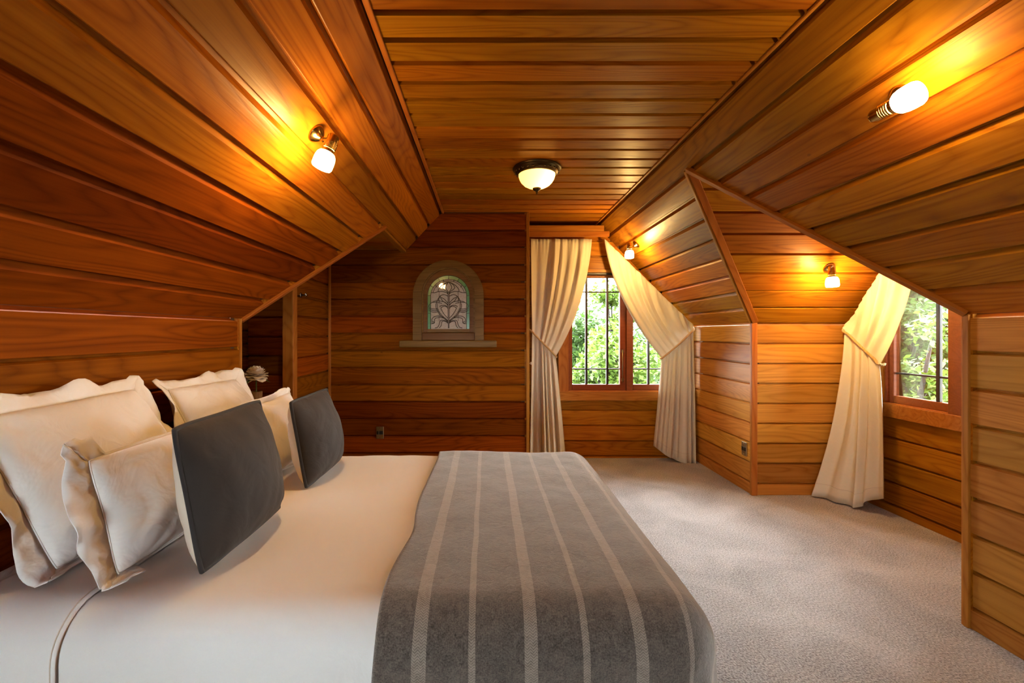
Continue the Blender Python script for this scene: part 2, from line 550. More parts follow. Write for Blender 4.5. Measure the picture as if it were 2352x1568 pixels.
LEAF_LIGHT = leaf_material('bright_leaves', (0.055, 0.10, 0.012), (0.13, 0.19, 0.025))
LEAF_MID = leaf_material('mid_green_leaves', (0.025, 0.06, 0.010), (0.07, 0.12, 0.022))
LEAF_DARK = leaf_material('dark_green_leaves', (0.010, 0.026, 0.008), (0.03, 0.06, 0.015))
BARK = simple('bark', (0.018, 0.013, 0.010), 0.9)
GRASS = leaf_material('lawn_grass', (0.03, 0.06, 0.012), (0.06, 0.10, 0.025))


# ------------------------------------------------------------------ boards
def plank_mesh(parent, O, u, v, n, vlo, vhi, a0, a1, b0, b1, channel=True, mat=None, cw=0.018, cd=0.020, bev=0.45):
    """one lining board; a0/b0: u range at vlo..., a = start (at vlo, vhi), b = end; n points into the room"""
    w = vhi - vlo
    if w < 0.006: return None
    if max(b0 - a0, b1 - a1) < 0.006: return None
    t = 0.032
    ch = min(cw, w * 0.4)
    jit = random.uniform(-0.0012, 0.0008)
    if channel:
        prof = [(0, -t), (0, -0.003), (0.003, 0), (w - ch, 0), (w - ch * (1 - bev), -cd), (w, -cd), (w, -t)]
    else:
        prof = [(0, -t), (0, -0.003), (0.003, 0), (w - 0.001, 0), (w, -0.001), (w, -t)]
    mid = (min(a0, a1) + max(b0, b1)) / 2
    def lerp(p, q, s): return p + (q - p) * s
    vs = []
    g = 0.0008
    for e in (0, 1):
        for (y, z) in prof:
            s = y / w
            x = (lerp(a0, a1, s) + g) if e == 0 else (lerp(b0, b1, s) - g)
            vs.append((x - mid, y, z + jit))
    k = len(prof)
    fs = [tuple(range(k)), tuple(range(2 * k - 1, k - 1, -1))]
    for i in range(k):
        j = (i + 1) % k
        fs.append((i, k + i, k + j, j))
    org = O + u * mid + v * vlo
    M = Matrix(((u.x, v.x, n.x, org.x), (u.y, v.y, n.y, org.y), (u.z, v.z, n.z, org.z), (0, 0, 0, 1)))
    return mobj('plank', vs, fs, mat or WOOD, parent, False, M)


def boards(parent, O, u, v, vlen, span, w=PW, from_top=True, cuts=(), hole=None, mat=None, **pk):
    """clad a plane. span(v) -> list of (u0,u1); cuts: v values where the outline bends; hole: (vmin, vmax, fn(v)->(u0,u1))"""
    O, u, v = V(O), V(u).normalized(), V(v).normalized()
    n = u.cross(v)
    grid = []
    k = 0
    while True:
        g = vlen - k * w if from_top else k * w
        if (from_top and g <= 1e-4) or (not from_top and g >= vlen - 1e-4): break
        grid.append(g); k += 1
    grid += [0.0, vlen]
    gset = sorted(set(round(g, 5) for g in grid))
    brk = list(gset) + [round(c, 5) for c in cuts]
    if hole: brk += [round(hole[0], 5), round(hole[1], 5)]
    brk = sorted(set(b for b in brk if -1e-6 <= b <= vlen + 1e-6))
    for lo, hi in zip(brk[:-1], brk[1:]):
        if hi - lo < 0.004: continue
        e = (hi - lo) * 1e-3
        s0, s1 = span(lo + e), span(hi - e)
        ch = any(abs(hi - g) < 1e-4 for g in gset)
        pieces = [(p[0], q[0], p[1], q[1]) for p, q in zip(s0, s1)]
        if hole and lo >= hole[0] - 1e-4 and hi <= hole[1] + 1e-4:
            h0, h1 = hole[2](lo), hole[2](hi)
            new = []
            for (a0, a1, b0, b1) in pieces:
                new.append((a0, a1, h0[0], h1[0])); new.append((h0[1], h1[1], b0, b1))
            pieces = new
        for (a0, a1, b0, b1) in pieces:
            plank_mesh(parent, O, u, v, n, lo, hi, a0, a1, b0, b1, ch, mat(lo) if callable(mat) else mat, **pk)


def backing(name, polys, n, parent=None):
    """slab behind the boards; polys lie in the face plane, n points into the room"""
    n = V(n).normalized()
    m = MB()
    for p in polys:
        m.prism([V(q) - n * 0.0335 for q in p], -n * 0.035)
    o = m.build(name, BACKING, parent)
    if parent is None: o['kind'] = 'structure'
    return o


E = 0.05   # how far slabs run on behind their neighbours
# floor
fl = MB().box((XLB - .05, YB - .05, -0.12), (XD + .10, YW + .05, 0.0)).build('floor', CARPET)
fl['kind'] = 'structure'

# knee wall, left
wl = backing('wall_left', [[(XL, YB - E, -.05), (XL, YL - .02, -.05), (XL, YL - .02, ZK + .01), (XL, YB - E, ZK + .01)]], (1, 0, 0))
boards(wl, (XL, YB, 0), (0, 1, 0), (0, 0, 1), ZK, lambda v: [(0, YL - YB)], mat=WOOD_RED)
# knee wall, right (near part and far part)
wr = backing('wall_right', [[(XR, YB - E, -.05), (XR, YB - E, ZK + .01), (XR, YD0 - .02, ZK + .01), (XR, YD0 - .02, -.05)],
                            [(XR, YD1 + .02, -.05), (XR, YD1 + .02, ZK + .01), (XR, YW + E, ZK + .01), (XR, YW + E, -.05)]], (-1, 0, 0))
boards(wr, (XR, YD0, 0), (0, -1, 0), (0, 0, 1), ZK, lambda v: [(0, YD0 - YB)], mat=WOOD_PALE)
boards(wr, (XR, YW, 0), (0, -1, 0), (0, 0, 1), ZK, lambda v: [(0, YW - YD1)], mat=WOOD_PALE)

# far wall with the leaded window
wf = backing('wall_far', [[(XS - .1, YF, -.05), (XC - .02, YF, -.05), (XC - .02, YF, ZC + E), (CXL - E, YF, ZC + E), (XA - .1, YF, ZA + .03), (XS - .1, YF, ZA + .03)]], (0, -1, 0))
def span_far(z):
    return [((XS if z < ZA else CXL - (ZC - z) / SXL), XC)]
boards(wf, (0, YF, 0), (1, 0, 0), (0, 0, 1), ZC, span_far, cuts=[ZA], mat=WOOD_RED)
# return of the far wall into the window bay
wt = backing('wall_bay', [[(XC, YF + .02, -.05), (XC, YW + E, -.05), (XC, YW + E, ZC + E), (XC, YF + .02, ZC + E)]], (1, 0, 0))
boards(wt, (XC, YF, 0), (0, 1, 0), (0, 0, 1), ZC, lambda v: [(0, YW - YF)])

# window wall of the bay
W1 = dict(x0=0.865, x1=2.125, z0=0.70, z1=1.975)
def slope_x(z): return XR - max(0.0, z - ZK) / SX
def w1_right(z): return min(W1['x1'], slope_x(z) - 0.075)
ww = backing('wall_window', [
    [(XC - E, YW, -.05), (XR + E, YW, -.05), (XR + E, YW, W1['z0']), (XC - E, YW, W1['z0'])],
    [(XC - E, YW, W1['z0']), (W1['x0'], YW, W1['z0']), (W1['x0'], YW, ZC + E), (XC - E, YW, ZC + E)],
    [(W1['x1'], YW, W1['z0']), (XR + E, YW, W1['z0']), (XR + E, YW, ZK + .04), (W1['x1'], YW, ZK + .04)],
    [(W1['x0'], YW, W1['z1']), (slope_x(W1['z1']) + .04, YW, W1['z1']), (CXR + .04, YW, ZC + E), (W1['x0'], YW, ZC + E)],
    [(w1_right(W1['z1']), YW, W1['z1']), (W1['x1'] - .005, YW, ZK), (W1['x1'] + .05, YW, ZK + .06), (slope_x(W1['z1']) + .04, YW, W1['z1'])]], (0, -1, 0))
zb = ZK - (W1['x1'] + 0.075 - XR) * SX
boards(ww, (0, YW, 0), (1, 0, 0), (0, 0, 1), ZC, lambda z: [(XC, slope_x(z))], cuts=[ZK, zb],
       hole=(W1['z0'], W1['z1'], lambda z: (W1['x0'], w1_right(z))))

# dormer: two cheeks, gable wall with a window, two slopes
wd = backing('wall_dormer_far', [[(XR + .03, YD1, -.05), (XD + E, YD1, -.05), (XD + E, YD1, ZK + .02), (XR + .03, YD1, ZK + .02)]], (0, -1, 0))
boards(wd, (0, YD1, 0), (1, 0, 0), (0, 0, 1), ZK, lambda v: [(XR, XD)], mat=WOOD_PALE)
wn = backing('wall_dormer_near', [[(XD + E, YD0, -.05), (XR + .03, YD0, -.05), (XR + .03, YD0, ZK + .02), (XD + E, YD0, ZK + .02)]], (0, 1, 0))
boards(wn, (0, YD0, 0), (-1, 0, 0), (0, 0, 1), ZK, lambda v: [(-XD, -XR)])
W2 = dict(y0=2.36, y1=3.43, z0=0.80, z1=1.72)
wg = backing('wall_dormer_gable', [
    [(XD, YD1 + E, -.05), (XD, YD0 - E, -.05), (XD, YD0 - E, W2['z0']), (XD, YD1 + E, W2['z0'])],
    [(XD, YD1 + E, W2['z0']), (XD, W2['y1'], W2['z0']), (XD, W2['y1'], W2['z1']), (XD, YD1 - (W2['z1'] - ZK) / SD + .05, W2['z1']), (XD, YD1 + E, ZK)],
    [(XD, W2['y0'], W2['z0']), (XD, YD0 - E, W2['z0']), (XD, YD0 - E, ZK), (XD, YD0 + (W2['z1'] - ZK) / SD - .05, W2['z1']), (XD, W2['y0'], W2['z1'])],
    [(XD, YD1 - (W2['z1'] - ZK) / SD + .05, W2['z1']), (XD, YD0 + (W2['z1'] - ZK) / SD - .05, W2['z1']), (XD, YR, ZR + .06)]], (-1, 0, 0))
def span_gable(z):
    d = max(0.0, z - ZK) / SD
    return [(d, YD1 - YD0 - d)]
boards(wg, (XD, YD1, 0), (0, -1, 0), (0, 0, 1), ZR, span_gable, cuts=[ZK], hole=(W2['z0'], W2['z1'], lambda z: (YD1 - W2['y1'], YD1 - W2['y0'])))
LD = math.hypot(ZR - ZK, YD1 - YR)
vf = V((0, -(YD1 - YR), ZR - ZK)).normalized()
vn = V((0, (YD1 - YR), ZR - ZK)).normalized()
def valley_x(v): return XR - (v / LD * (ZR - ZK)) / SX
cdf = backing('ceiling_dormer_far', [[(XR + .04, YD1, ZK), (XD + E, YD1, ZK), (XD + E, YR, ZR), (valley_x(LD) + .04, YR, ZR)]], V((1, 0, 0)).cross(vf))
boards(cdf, (0, YD1, ZK), (1, 0, 0), vf, LD, lambda v: [(valley_x(v), XD)], from_top=False)
cdn = backing('ceiling_dormer_near', [[(XR + .04, YD0, ZK), (XD + E, YD0, ZK), (XD + E, YR, ZR), (valley_x(LD) + .04, YR, ZR)]], V((-1, 0, 0)).cross(vn))
boards(cdn, (0, YD0, ZK), (-1, 0, 0), vn, LD, lambda v: [(-XD, -valley_x(v))], from_top=False)

# main slope on the right, cut by the dormer
LS = math.hypot(ZC - ZK, XR - CXR)
vr = V((CXR - XR, 0, ZC - ZK)).normalized()
SW = LS / 9
def dz(v): return v / LS * (ZC - ZK)
def span_r(v):
    z = dz(v)
    if ZK + z < ZR - 1e-4:
        return [(0, YW - (YD1 - z / SD)), (YW - (YD0 + z / SD), YW - YB)]
    return [(0, YW - YB)]
def pr(y, z): return (XR - (z - ZK) / SX, y, z)
csr = backing('ceiling_right_slope', [[pr(YB - E, ZK), pr(YD0, ZK), pr(YR, ZR), pr(YR, ZC + .02), pr(YB - E, ZC + .02)],
                                      [pr(YD1, ZK), pr(YW + E, ZK), pr(YW + E, ZC + .02), pr(YR, ZC + .02), pr(YR, ZR)]], V((0, -1, 0)).cross(vr))
boards(csr, (XR, YW, ZK), (0, -1, 0), vr, LS, span_r, w=SW, from_top=False, cw=.032, cd=.024, bev=.55)
# main slope on the left, cut by the alcove
vl = V((CXL - XL, 0, ZC - ZK)).normalized()
def span_l(v):
    z = dz(v)
    if ZK + z < ZA - 1e-4:
        return [(0, YL + z / (ZA - ZK) * (YLV - YL) - YB)]
    return [(0, YF - YB)]
def pl(y, z): return (XL + (z - ZK) / SXL, y, z)
csl = backing('ceiling_left_slope', [[pl(YB - E, ZK), pl(YL, ZK), pl(YLV, ZA), pl(YB - E, ZA)],
                                     [pl(YB - E, ZA), pl(YF + E, ZA), pl(YF + E, ZC + .02), pl(YB - E, ZC + .02)]], V((0, 1, 0)).cross(vl))
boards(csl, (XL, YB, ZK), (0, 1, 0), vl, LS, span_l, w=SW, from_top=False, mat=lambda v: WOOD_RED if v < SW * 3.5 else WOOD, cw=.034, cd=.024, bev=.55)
# flat ceiling
cf = backing('ceiling', [[(CXL - E, YB - E, ZC), (CXR + E, YB - E, ZC), (CXR + E, YW + E, ZC), (XC - E, YW + E, ZC), (XC - E, YF + .03, ZC), (CXL - E, YF + .03, ZC)]], (0, 0, -1))
boards(cf, (0, YW, ZC), (1, 0, 0), (0, -1, 0), YW - YB, lambda v: [((XC if v < YW - YF else CXL), CXR)], w=0.1535, from_top=False, cuts=[YW - YF], cw=.030, cd=.026, bev=.08)
# left alcove: flat ceiling, hidden slope, side wall, recess
ca = backing('ceiling_alcove', [[(XLB - E, YLV, ZA), (XA, YLV, ZA), (XA, YF + .03, ZA), (XLB - E, YF + .03, ZA)]], (0, 0, -1))
boards(ca, (0, YF, ZA), (1, 0, 0), (0, -1, 0), YF - YLV, lambda v: [(XLB, XA)], w=0.15)
val = V((0, YLV - YL, ZA - ZK)).normalized()
cas = backing('ceiling_alcove_slope', [[(XLB - E, YL, ZK), (XL, YL, ZK), (XA, YLV, ZA), (XLB - E, YLV, ZA)]], V((-1, 0, 0)).cross(val))
LA = math.hypot(YLV - YL, ZA - ZK)
boards(cas, (0, YL, ZK), (-1, 0, 0), val, LA, lambda v: [(-(XL + v / LA * (XA - XL)), -XLB)], w=0.15)
was = backing('wall_alcove_side', [[(XS, YPOST + .01, -.05), (XS, YF + .05, -.05), (XS, YF + .05, ZA + .03), (XS, YPOST + .01, ZA + .03)]], (1, 0, 0))
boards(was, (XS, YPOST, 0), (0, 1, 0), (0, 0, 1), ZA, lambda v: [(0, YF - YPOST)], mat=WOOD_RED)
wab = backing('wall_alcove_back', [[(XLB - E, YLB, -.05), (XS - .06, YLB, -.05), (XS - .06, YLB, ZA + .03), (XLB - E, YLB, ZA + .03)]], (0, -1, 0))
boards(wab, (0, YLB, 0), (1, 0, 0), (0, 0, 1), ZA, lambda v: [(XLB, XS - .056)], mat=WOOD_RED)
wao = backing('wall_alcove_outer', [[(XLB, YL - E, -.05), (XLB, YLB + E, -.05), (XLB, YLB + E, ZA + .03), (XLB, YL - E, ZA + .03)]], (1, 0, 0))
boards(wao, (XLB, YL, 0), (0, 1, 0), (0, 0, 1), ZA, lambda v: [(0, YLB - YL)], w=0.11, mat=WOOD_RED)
wan = backing('wall_alcove_near', [[(XL - .02, YL, -.05), (XLB - E, YL, -.05), (XLB - E, YL, ZK + .02), (XL - .02, YL, ZK + .02)]], (0, 1, 0))
boards(wan, (0, YL, 0), (-1, 0, 0), (0, 0, 1), ZK, lambda v: [(-XL, -XLB)])
# back wall behind the camera, with an unseen window added to light the bed
W3 = dict(x0=-1.10, x1=0.10, z0=0.45, z1=1.38)
wk = backing('wall_back', [
    [(XR + E, YB, -.05), (XL - E, YB, -.05), (XL - E, YB, W3['z0']), (XR + E, YB, W3['z0'])],
    [(XR + E, YB, W3['z0']), (W3['x1'], YB, W3['z0']), (W3['x1'], YB, W3['z1']), (slope_x(W3['z1']) + .05, YB, W3['z1']), (XR + E, YB, ZK)],
    [(W3['x0'], YB, W3['z0']), (XL - E, YB, W3['z0']), (XL - E, YB, ZK), (CXL - (ZC - W3['z1']) / SXL - .05, YB, W3['z1']), (W3['x0'], YB, W3['z1'])],
    [(slope_x(W3['z1']) + .05, YB, W3['z1']), (CXL - (ZC - W3['z1']) / SXL - .05, YB, W3['z1']), (CXL - E, YB, ZC + E), (CXR + E, YB, ZC + E)]], (0, 1, 0))
def span_b(z):
    d = max(0, z - ZK)
    return [(-(XR - d / SX), -(XL + d / SXL))]
boards(wk, (0, YB, 0), (-1, 0, 0), (0, 0, 1), ZC, span_b, cuts=[ZK], hole=(W3['z0'], W3['z1'], lambda z: (-W3['x1'], -W3['x0'])))


# ------------------------------------------------------------------ trims
trim_n = [0]
def trim(p, q, wdir, width, ddir, depth, mat=None, off=0.0):
    """a strip of wood from p to q; wdir/width across its face, ddir/depth its thickness; local X along it"""
    p, q = V(p), V(q)
    x = (q - p); ln = x.length; x.normalize()
    y = V(wdir); y = (y - x * y.dot(x)).normalized()
    z = x.cross(y)
    if z.dot(V(ddir)) < 0:
        p, q = q, p; x = -x; z = -z
    c = (p + q) / 2
    M = Matrix(((x.x, y.x, z.x, c.x), (x.y, y.y, z.y, c.y), (x.z, y.z, z.z, c.z), (0, 0, 0, 1)))
    trim_n[0] += 1
    m = MB().box((-ln / 2, 0, off), (ln / 2, width, depth), 0.002)
    o = m.build('trim_%d' % trim_n[0], mat or TRIM, None, False, M)
    o['kind'] = 'structure'
    return o

nr = V((0, -1, 0)).cross(vr)       # normal of the right slope, into the room
nl = V((0, 1, 0)).cross(vl)
# along the two edges of the flat ceiling
trim((CXL, YB, ZC), (CXL, YF, ZC), (1, 0, 0), 0.022, (0, 0, -1), 0.012)
trim((CXR, YB, ZC), (CXR, YW, ZC), (-1, 0, 0), 0.016, (0, 0, -1), 0.010)
# valley strips of the dormer
apex = V(pr(YR, ZR))
near_foot = V(pr(YD0, ZK)); far_foot = V(pr(YD1, ZK))
trim(near_foot, apex, (0, -1, 0), 0.034, nr, 0.016, off=-0.012)
trim(far_foot, apex, (0, 1, 0), 0.022, nr, 0.012, off=-0.012)
nd = V((1, 0, 0)).cross(vf)
trim(far_foot, apex, (1, 0, 0), 0.045, nd, 0.012, off=-0.012)
nn2 = V((-1, 0, 0)).cross(vn)
trim(near_foot, apex, (1, 0, 0), 0.045, nn2, 0.010, off=-0.012)
# corner posts of the dormer
trim((XR, YD1, 0), (XR, YD1, ZK), (0, 1, 0), 0.020, (-1, 0, 0), 0.010, off=-0.015)
trim((XR - .008, YD1, 0), (XR - .008, YD1, ZK), (1, 0, 0), 0.045, (0, -1, 0), 0.010, off=-0.015)
trim((XR, YD0, 0), (XR, YD0, ZK), (0, -1, 0), 0.024, (-1, 0, 0), 0.012, off=-0.015)
trim((XR - .008, YD0, 0), (XR - .008, YD0, ZK), (1, 0, 0), 0.045, (0, 1, 0), 0.010, off=-0.015)
# left alcove: strip on the end of the slope, knee wall edge, corner strip, lower edge of the upper boards
trim(pl(YL, ZK), pl(YLV + .02, ZA + .01), (0, 1, 0), 0.030, nl, 0.018, off=-0.05)
trim((XL, YL, 0), (XL, YL, ZK), (0, -1, 0), 0.014, (1, 0, 0), 0.010, off=-0.015)
trim((XA - .004, YLV, ZA - .012), (XA - .004, YF, ZA - .012), (-1, 0, 0), 0.05, (0, 0, -1), 0.012, off=-0.01)
trim((XS, YF, 0), (XS, YF, ZA), (1, 0, 0), 0.022, (0, -1, 0), 0.016)
# corner of far wall and bay
trim((XC + .012, YF, 0), (XC + .012, YF, ZC), (-1, 0, 0), 0.030, (0, -1, 0), 0.014, off=-0.02)
# post of the alcove
po = MB().box((-0.042, -0.05, 0), (0.042, 0.03, ZA), 0.003).build('trim_post', TRIMZ, None, False, Matrix.Translation((XS - .042, YPOST - .03, 0)))
po['kind'] = 'structure'


# ------------------------------------------------------------------ windows
def sash_rect(parent, T, x0, x1, z0, z1, sl, sr, sb, st, th, vm, hm, matf=SASH, vbar=0.024, hbar=0.013, top=None):
    """a casement in the plane (x right, z up, y = 0 the outer face, room towards -y); T maps to world; top(x): raked head"""
    s = empty('sash', (0, 0, 0), None, parent)
    def put(name, a, b, mat, par, bev=0.003):
        m = MB().box(a, b, bev)
        m.v = [T @ p for p in m.v]
        return m.build(name, mat, par)
    put('stile', (x0, -th, z0), (x0 + sl, 0, top(x0) if top else z1), matf, s)
    put('stile', (x1 - sr, -th, z0), (x1, 0, top(x1) if top else z1), matf, s)
    put('rail', (x0 + sl, -th, z0), (x1 - sr, 0, z0 + sb), matf, s)
    gx0, gx1, gz0, gz1 = x0 + sl, x1 - sr, z0 + sb, z1 - st
    def gtop(x): return (top(x) - st) if top else gz1
    if top:
        xb = next((x0 + sl + i * 0.002 for i in range(1000) if top(x0 + sl + i * 0.002) < z1 - 1e-4), gx1)
        pts = [gx0, xb, gx1] if xb > gx0 + .01 else [gx0, gx1]
        m = MB()
        for a, b in zip(pts[:-1], pts[1:]):
            m.prism([(a, -th, top(a) - st), (b, -th, top(b) - st), (b, -th, top(b)), (a, -th, top(a))], (0, th, 0))
        m.v = [T @ p for p in m.v]
        m.build('rail', matf, s)
    else:
        put('rail', (x0 + sl, -th, z1 - st), (x1 - sr, 0, z1), matf, s)
        pts = [gx0, gx1]
    for x in vm:
        put('glazing_bar', (x - vbar / 2, -th * .75, gz0), (x + vbar / 2, -th * .2, gtop(x)), MUNTIN, s)
    for z in hm:
        xr = gx1
        if top:
            while gtop(xr) < z and xr > gx0: xr -= 0.01
        put('glazing_bar', (gx0, -th * .72, z - hbar / 2), (xr, -th * .24, z + hbar / 2), MUNTIN, s)
    # separate lights between the bars
    xs = [gx0] + list(vm) + [gx1]
    zs = [gz0] + list(hm) + [gz1]
    for a, b in zip(xs[:-1], xs[1:]):
        for c, d in zip(zs[:-1], zs[1:]):
            da, db = min(d, gtop(a)), min(d, gtop(b))
            if max(da, db) <= c + .01: continue
            da, db = max(da, c + .004), max(db, c + .004)
            m = MB().prism([(a, -th * .5, c), (b, -th * .5, c), (b, -th * .5, db), (a, -th * .5, da)], (0, .004, 0))
            m.v = [T @ p for p in m.v]
            m.build('pane', GLASS, s)
    return s


def wbox(name, T, a, b, mat, parent, bev=0.003):
    m = MB().box(a, b, bev); m.v = [T @ p for p in m.v]
    return m.build(name, mat, parent)

# window in the bay
T1 = Matrix.Translation((0, YW, 0))
w1 = empty('window_1', (1.495, YW, W1['z0'])); w1['kind'] = 'structure'
w1.location = (0, 0, 0)
x0, x1, z0, z1 = W1['x0'], W1['x1'], W1['z0'], W1['z1']
def w1_head(x): return min(z1, ZK + (XR - x - 0.075) * SX)
wbox('casing', T1, (x0 - .105, -.022, z0 - .02), (x0 + .004, 0.0, z1 + .09), TRIMZ, w1)
wbox('casing', T1, (x0 - .105, -.020, z1), (slope_x(z1 + .05) - .10, 0.0, z1 + .03), TRIM, w1)
wbox('sill', T1, (x0 - .125, -.030, z0 - .085), (x1 + .03, 0.0, z0 + .012), TRIM, w1)
wbox('jamb', T1, (x0, 0, z0), (x0 + .022, .10, z1), SASH, w1)
wbox('jamb', T1, (x1 - .022, 0, z0), (x1, .10, w1_head(x1)), SASH, w1)
wbox('sill_board', T1, (x0, -.01, z0 - .01), (x1, .12, z0 + .018), TRIM, w1)
wbox('head', T1, (x0, 0, z1 - .022), (slope_x(z1) - .075, .10, z1), MUNTIN, w1)
mu0, mu1 = 1.490, 1.552
wbox('mullion', T1, (mu0, -.005, z0), (mu1, .10, z1 - .02), SASH, w1)
T1s = Matrix.Translation((0, YW + .075, 0))
s1 = sash_rect(w1, T1s, x0 + .022, mu0, z0 + .018, z1 - .022, .030, .062, .062, .030, .045, [1.072, 1.297], [0.945, 1.772])
s2 = sash_rect(w1, T1s, mu1, x1 - .022, z0 + .018, z1 - .022, .020, .04, .062, .04, .045, [1.74, 1.94], [0.945, 1.772], top=lambda x: w1_head(x) - .022)
# brass stay on the left casement
st = MB().tube([at(1430, 803, YW + .02), at(1430, 878, YW + .02)], 0.006, 8)
for y in (806, 872):
    st.box(at(1430, y, YW + .02) - V((.014, .004, .016)), at(1430, y, YW + .02) + V((.014, .012, .016)), .003)
st.build('casement_fastener', BRASS_DULL, w1, True)

# dormer window: plane X = XD, local x = -Y, room towards -X
T2 = Matrix(((0, 1, 0, XD), (-1, 0, 0, 0), (0, 0, 1, 0), (0, 0, 0, 1)))
w2 = empty('window_2'); w2['kind'] = 'structure'
a0, a1, z0, z1 = -W2['y1'], -W2['y0'], W2['z0'], W2['z1']
wbox('casing', T2, (a0 - .07, -.022, z0 - .02), (a0 + .004, 0, z1 + .03), TRIMZ, w2)
wbox('casing', T2, (a1 - .004, -.022, z0 - .02), (a1 + .07, 0, z1 + .03), TRIMZ, w2)
wbox('casing', T2, (a0 - .07, -.020, z1), (a1 + .07, 0, z1 + .06), TRIM, w2)
wbox('sill', T2, (a0 - .09, -.030, z0 - .09), (a1 + .09, 0.0, z0 + .008), TRIM, w2)
wbox('jamb', T2, (a0, 0, z0), (a0 + .022, .10, z1), SASH, w2)
wbox('jamb', T2, (a1 - .022, 0, z0), (a1, .10, z1), SASH, w2)
wbox('sill_board', T2, (a0, -.01, z0 - .01), (a1, .12, z0 + .014), TRIM, w2)
wbox('head', T2, (a0, 0, z1 - .022), (a1, .10, z1), SASH, w2)
m0, m1 = -2.950, -2.835
wbox('mullion', T2, (m0, -.012, z0), (m1, .10, z1 - .02), SASH, w2)
T2s = Matrix.Translation((.06, 0, 0)) @ T2
sash_rect(w2, T2s, a0 + .022, m0, z0 + .014, z1 - .022, .035, .012, .055, .035, .045, [-3.055], [1.035], SASH, .026, .013)
sash_rect(w2, T2s, m1, a1 - .022, z0 + .014, z1 - .022, .012, .035, .055, .035, .045, [-2.80], [1.035], SASH, .026, .013)

# back window added for daylight, unseen behind the camera: local x = -X, room towards +Y
T3 = Matrix(((-1, 0, 0, 0), (0, -1, 0, YB), (0, 0, 1, 0), (0, 0, 0, 1)))
w3 = empty('window_3_added'); w3['kind'] = 'structure'
b0, b1, z0, z1 = -W3['x1'], -W3['x0'], W3['z0'], W3['z1']
for (a, b) in (((b0 - .08, -.022, z0 - .08), (b0, 0, z1 + .08)), ((b1, -.022, z0 - .08), (b1 + .08, 0, z1 + .08)),
               ((b0, -.022, z1), (b1, 0, z1 + .08)), ((b0, -.03, z0 - .08), (b1, 0, z0))):
    wbox('casing', T3, a, b, TRIM, w3)
T3s = Matrix.Translation((0, -.06, 0)) @ T3
mid = (b0 + b1) / 2
for (a, b) in ((b0, mid - .03), (mid + .03, b1)):
    sash_rect(w3, T3s, a, b, z0, z1, .04, .04, .06, .04, .045, [(a + b) / 2], [z0 + .25])
wbox('mullion', T3, (mid - .03, -.005, z0), (mid + .03, .1, z1), SASH, w3)

# ------------------------------------------------------------------ leaded glass window on the far wall
LG = empty('leaded_window', (-0.3636, YF, 0))
tag(LG, 'small arched leaded glass window with green border and lily design in brown frame', 'stained glass')
LS_ = 4.357 / FPX / 6.535     # metres per pixel of the close-up
GX, GZ = 0.0, 1.687
def lg(dx, y, d):             # close-up pixel -> local point, d = distance in front of the wall
    return V((dx * LS_, -d, GZ + (715 - y) * LS_))
def arch_pts(hw, r_top, y_bot, n=24):
    """outline of half-width hw whose arch rises to r_top above the spring line, from bottom left over the top"""
    p = [(-hw, y_bot)]
    for i in range(n + 1):
        a = PI - PI * i / n
        p.append((hw * math.cos(a), 715 - r_top * math.sin(a)))
    p.append((hw, y_bot))
    return p
def arch_ring(name, o_hw, o_r, i_hw, i_r, yb, d0, d1, mat, parent, n=24):
    A = arch_pts(o_hw, o_r, yb, n); B = arch_pts(i_hw, i_r, yb, n)
    m = MB()
    for i in range(len(A) - 1):
        q = [lg(*A[i], d0), lg(*A[i + 1], d0), lg(*B[i + 1], d0), lg(*B[i], d0)]
        q2 = [lg(*A[i], d1), lg(*A[i + 1], d1), lg(*B[i + 1], d1), lg(*B[i], d1)]
        m.add(q + q2, [(0, 1, 5, 4), (3, 7, 6, 2), (4, 5, 6, 7), (0, 3, 2, 1)])
    m.add([lg(*A[0], d0), lg(*B[0], d0), lg(*B[0], d1), lg(*A[0], d1)], [(0, 1, 2, 3)])
    m.add([lg(*A[-1], d0), lg(*B[-1], d0), lg(*B[-1], d1), lg(*A[-1], d1)], [(3, 2, 1, 0)])
    return m.build(name, mat, parent)
def arch_fill(name, hw, r, yb, d, mat, parent):
    A = arch_pts(hw, r, yb)
    return MB().prism([lg(*p, d) for p in A][::-1], (0, 0.004, 0)).build(name, mat, parent)
arch_ring('outer_casing', 525, 525, 395, 412, 1380, 0.0, 0.060, CASING, LG)
arch_ring('inner_moulding', 395, 412, 372, 392, 1262, 0.0, 0.044, CASING, LG)
arch_ring('sash_frame', 372, 392, 315, 305, 1262, 0.0, 0.030, CASING, LG)
MB().box(lg(-315, 1262, .001), lg(315, 1212, .030), .002).build('bottom_rail', CASING, LG)
MB().box(lg(-392, 1380, .001), lg(392, 1268, .044), .004).build('sill_block', CASING, LG)
MB().box(lg(-718, 1482, .0), lg(718, 1384, .095), .006).build('window_shelf', CASING, LG)
gl = arch_fill('pane', 318, 308, 1214, 0.012, ART_CLEAR, LG)
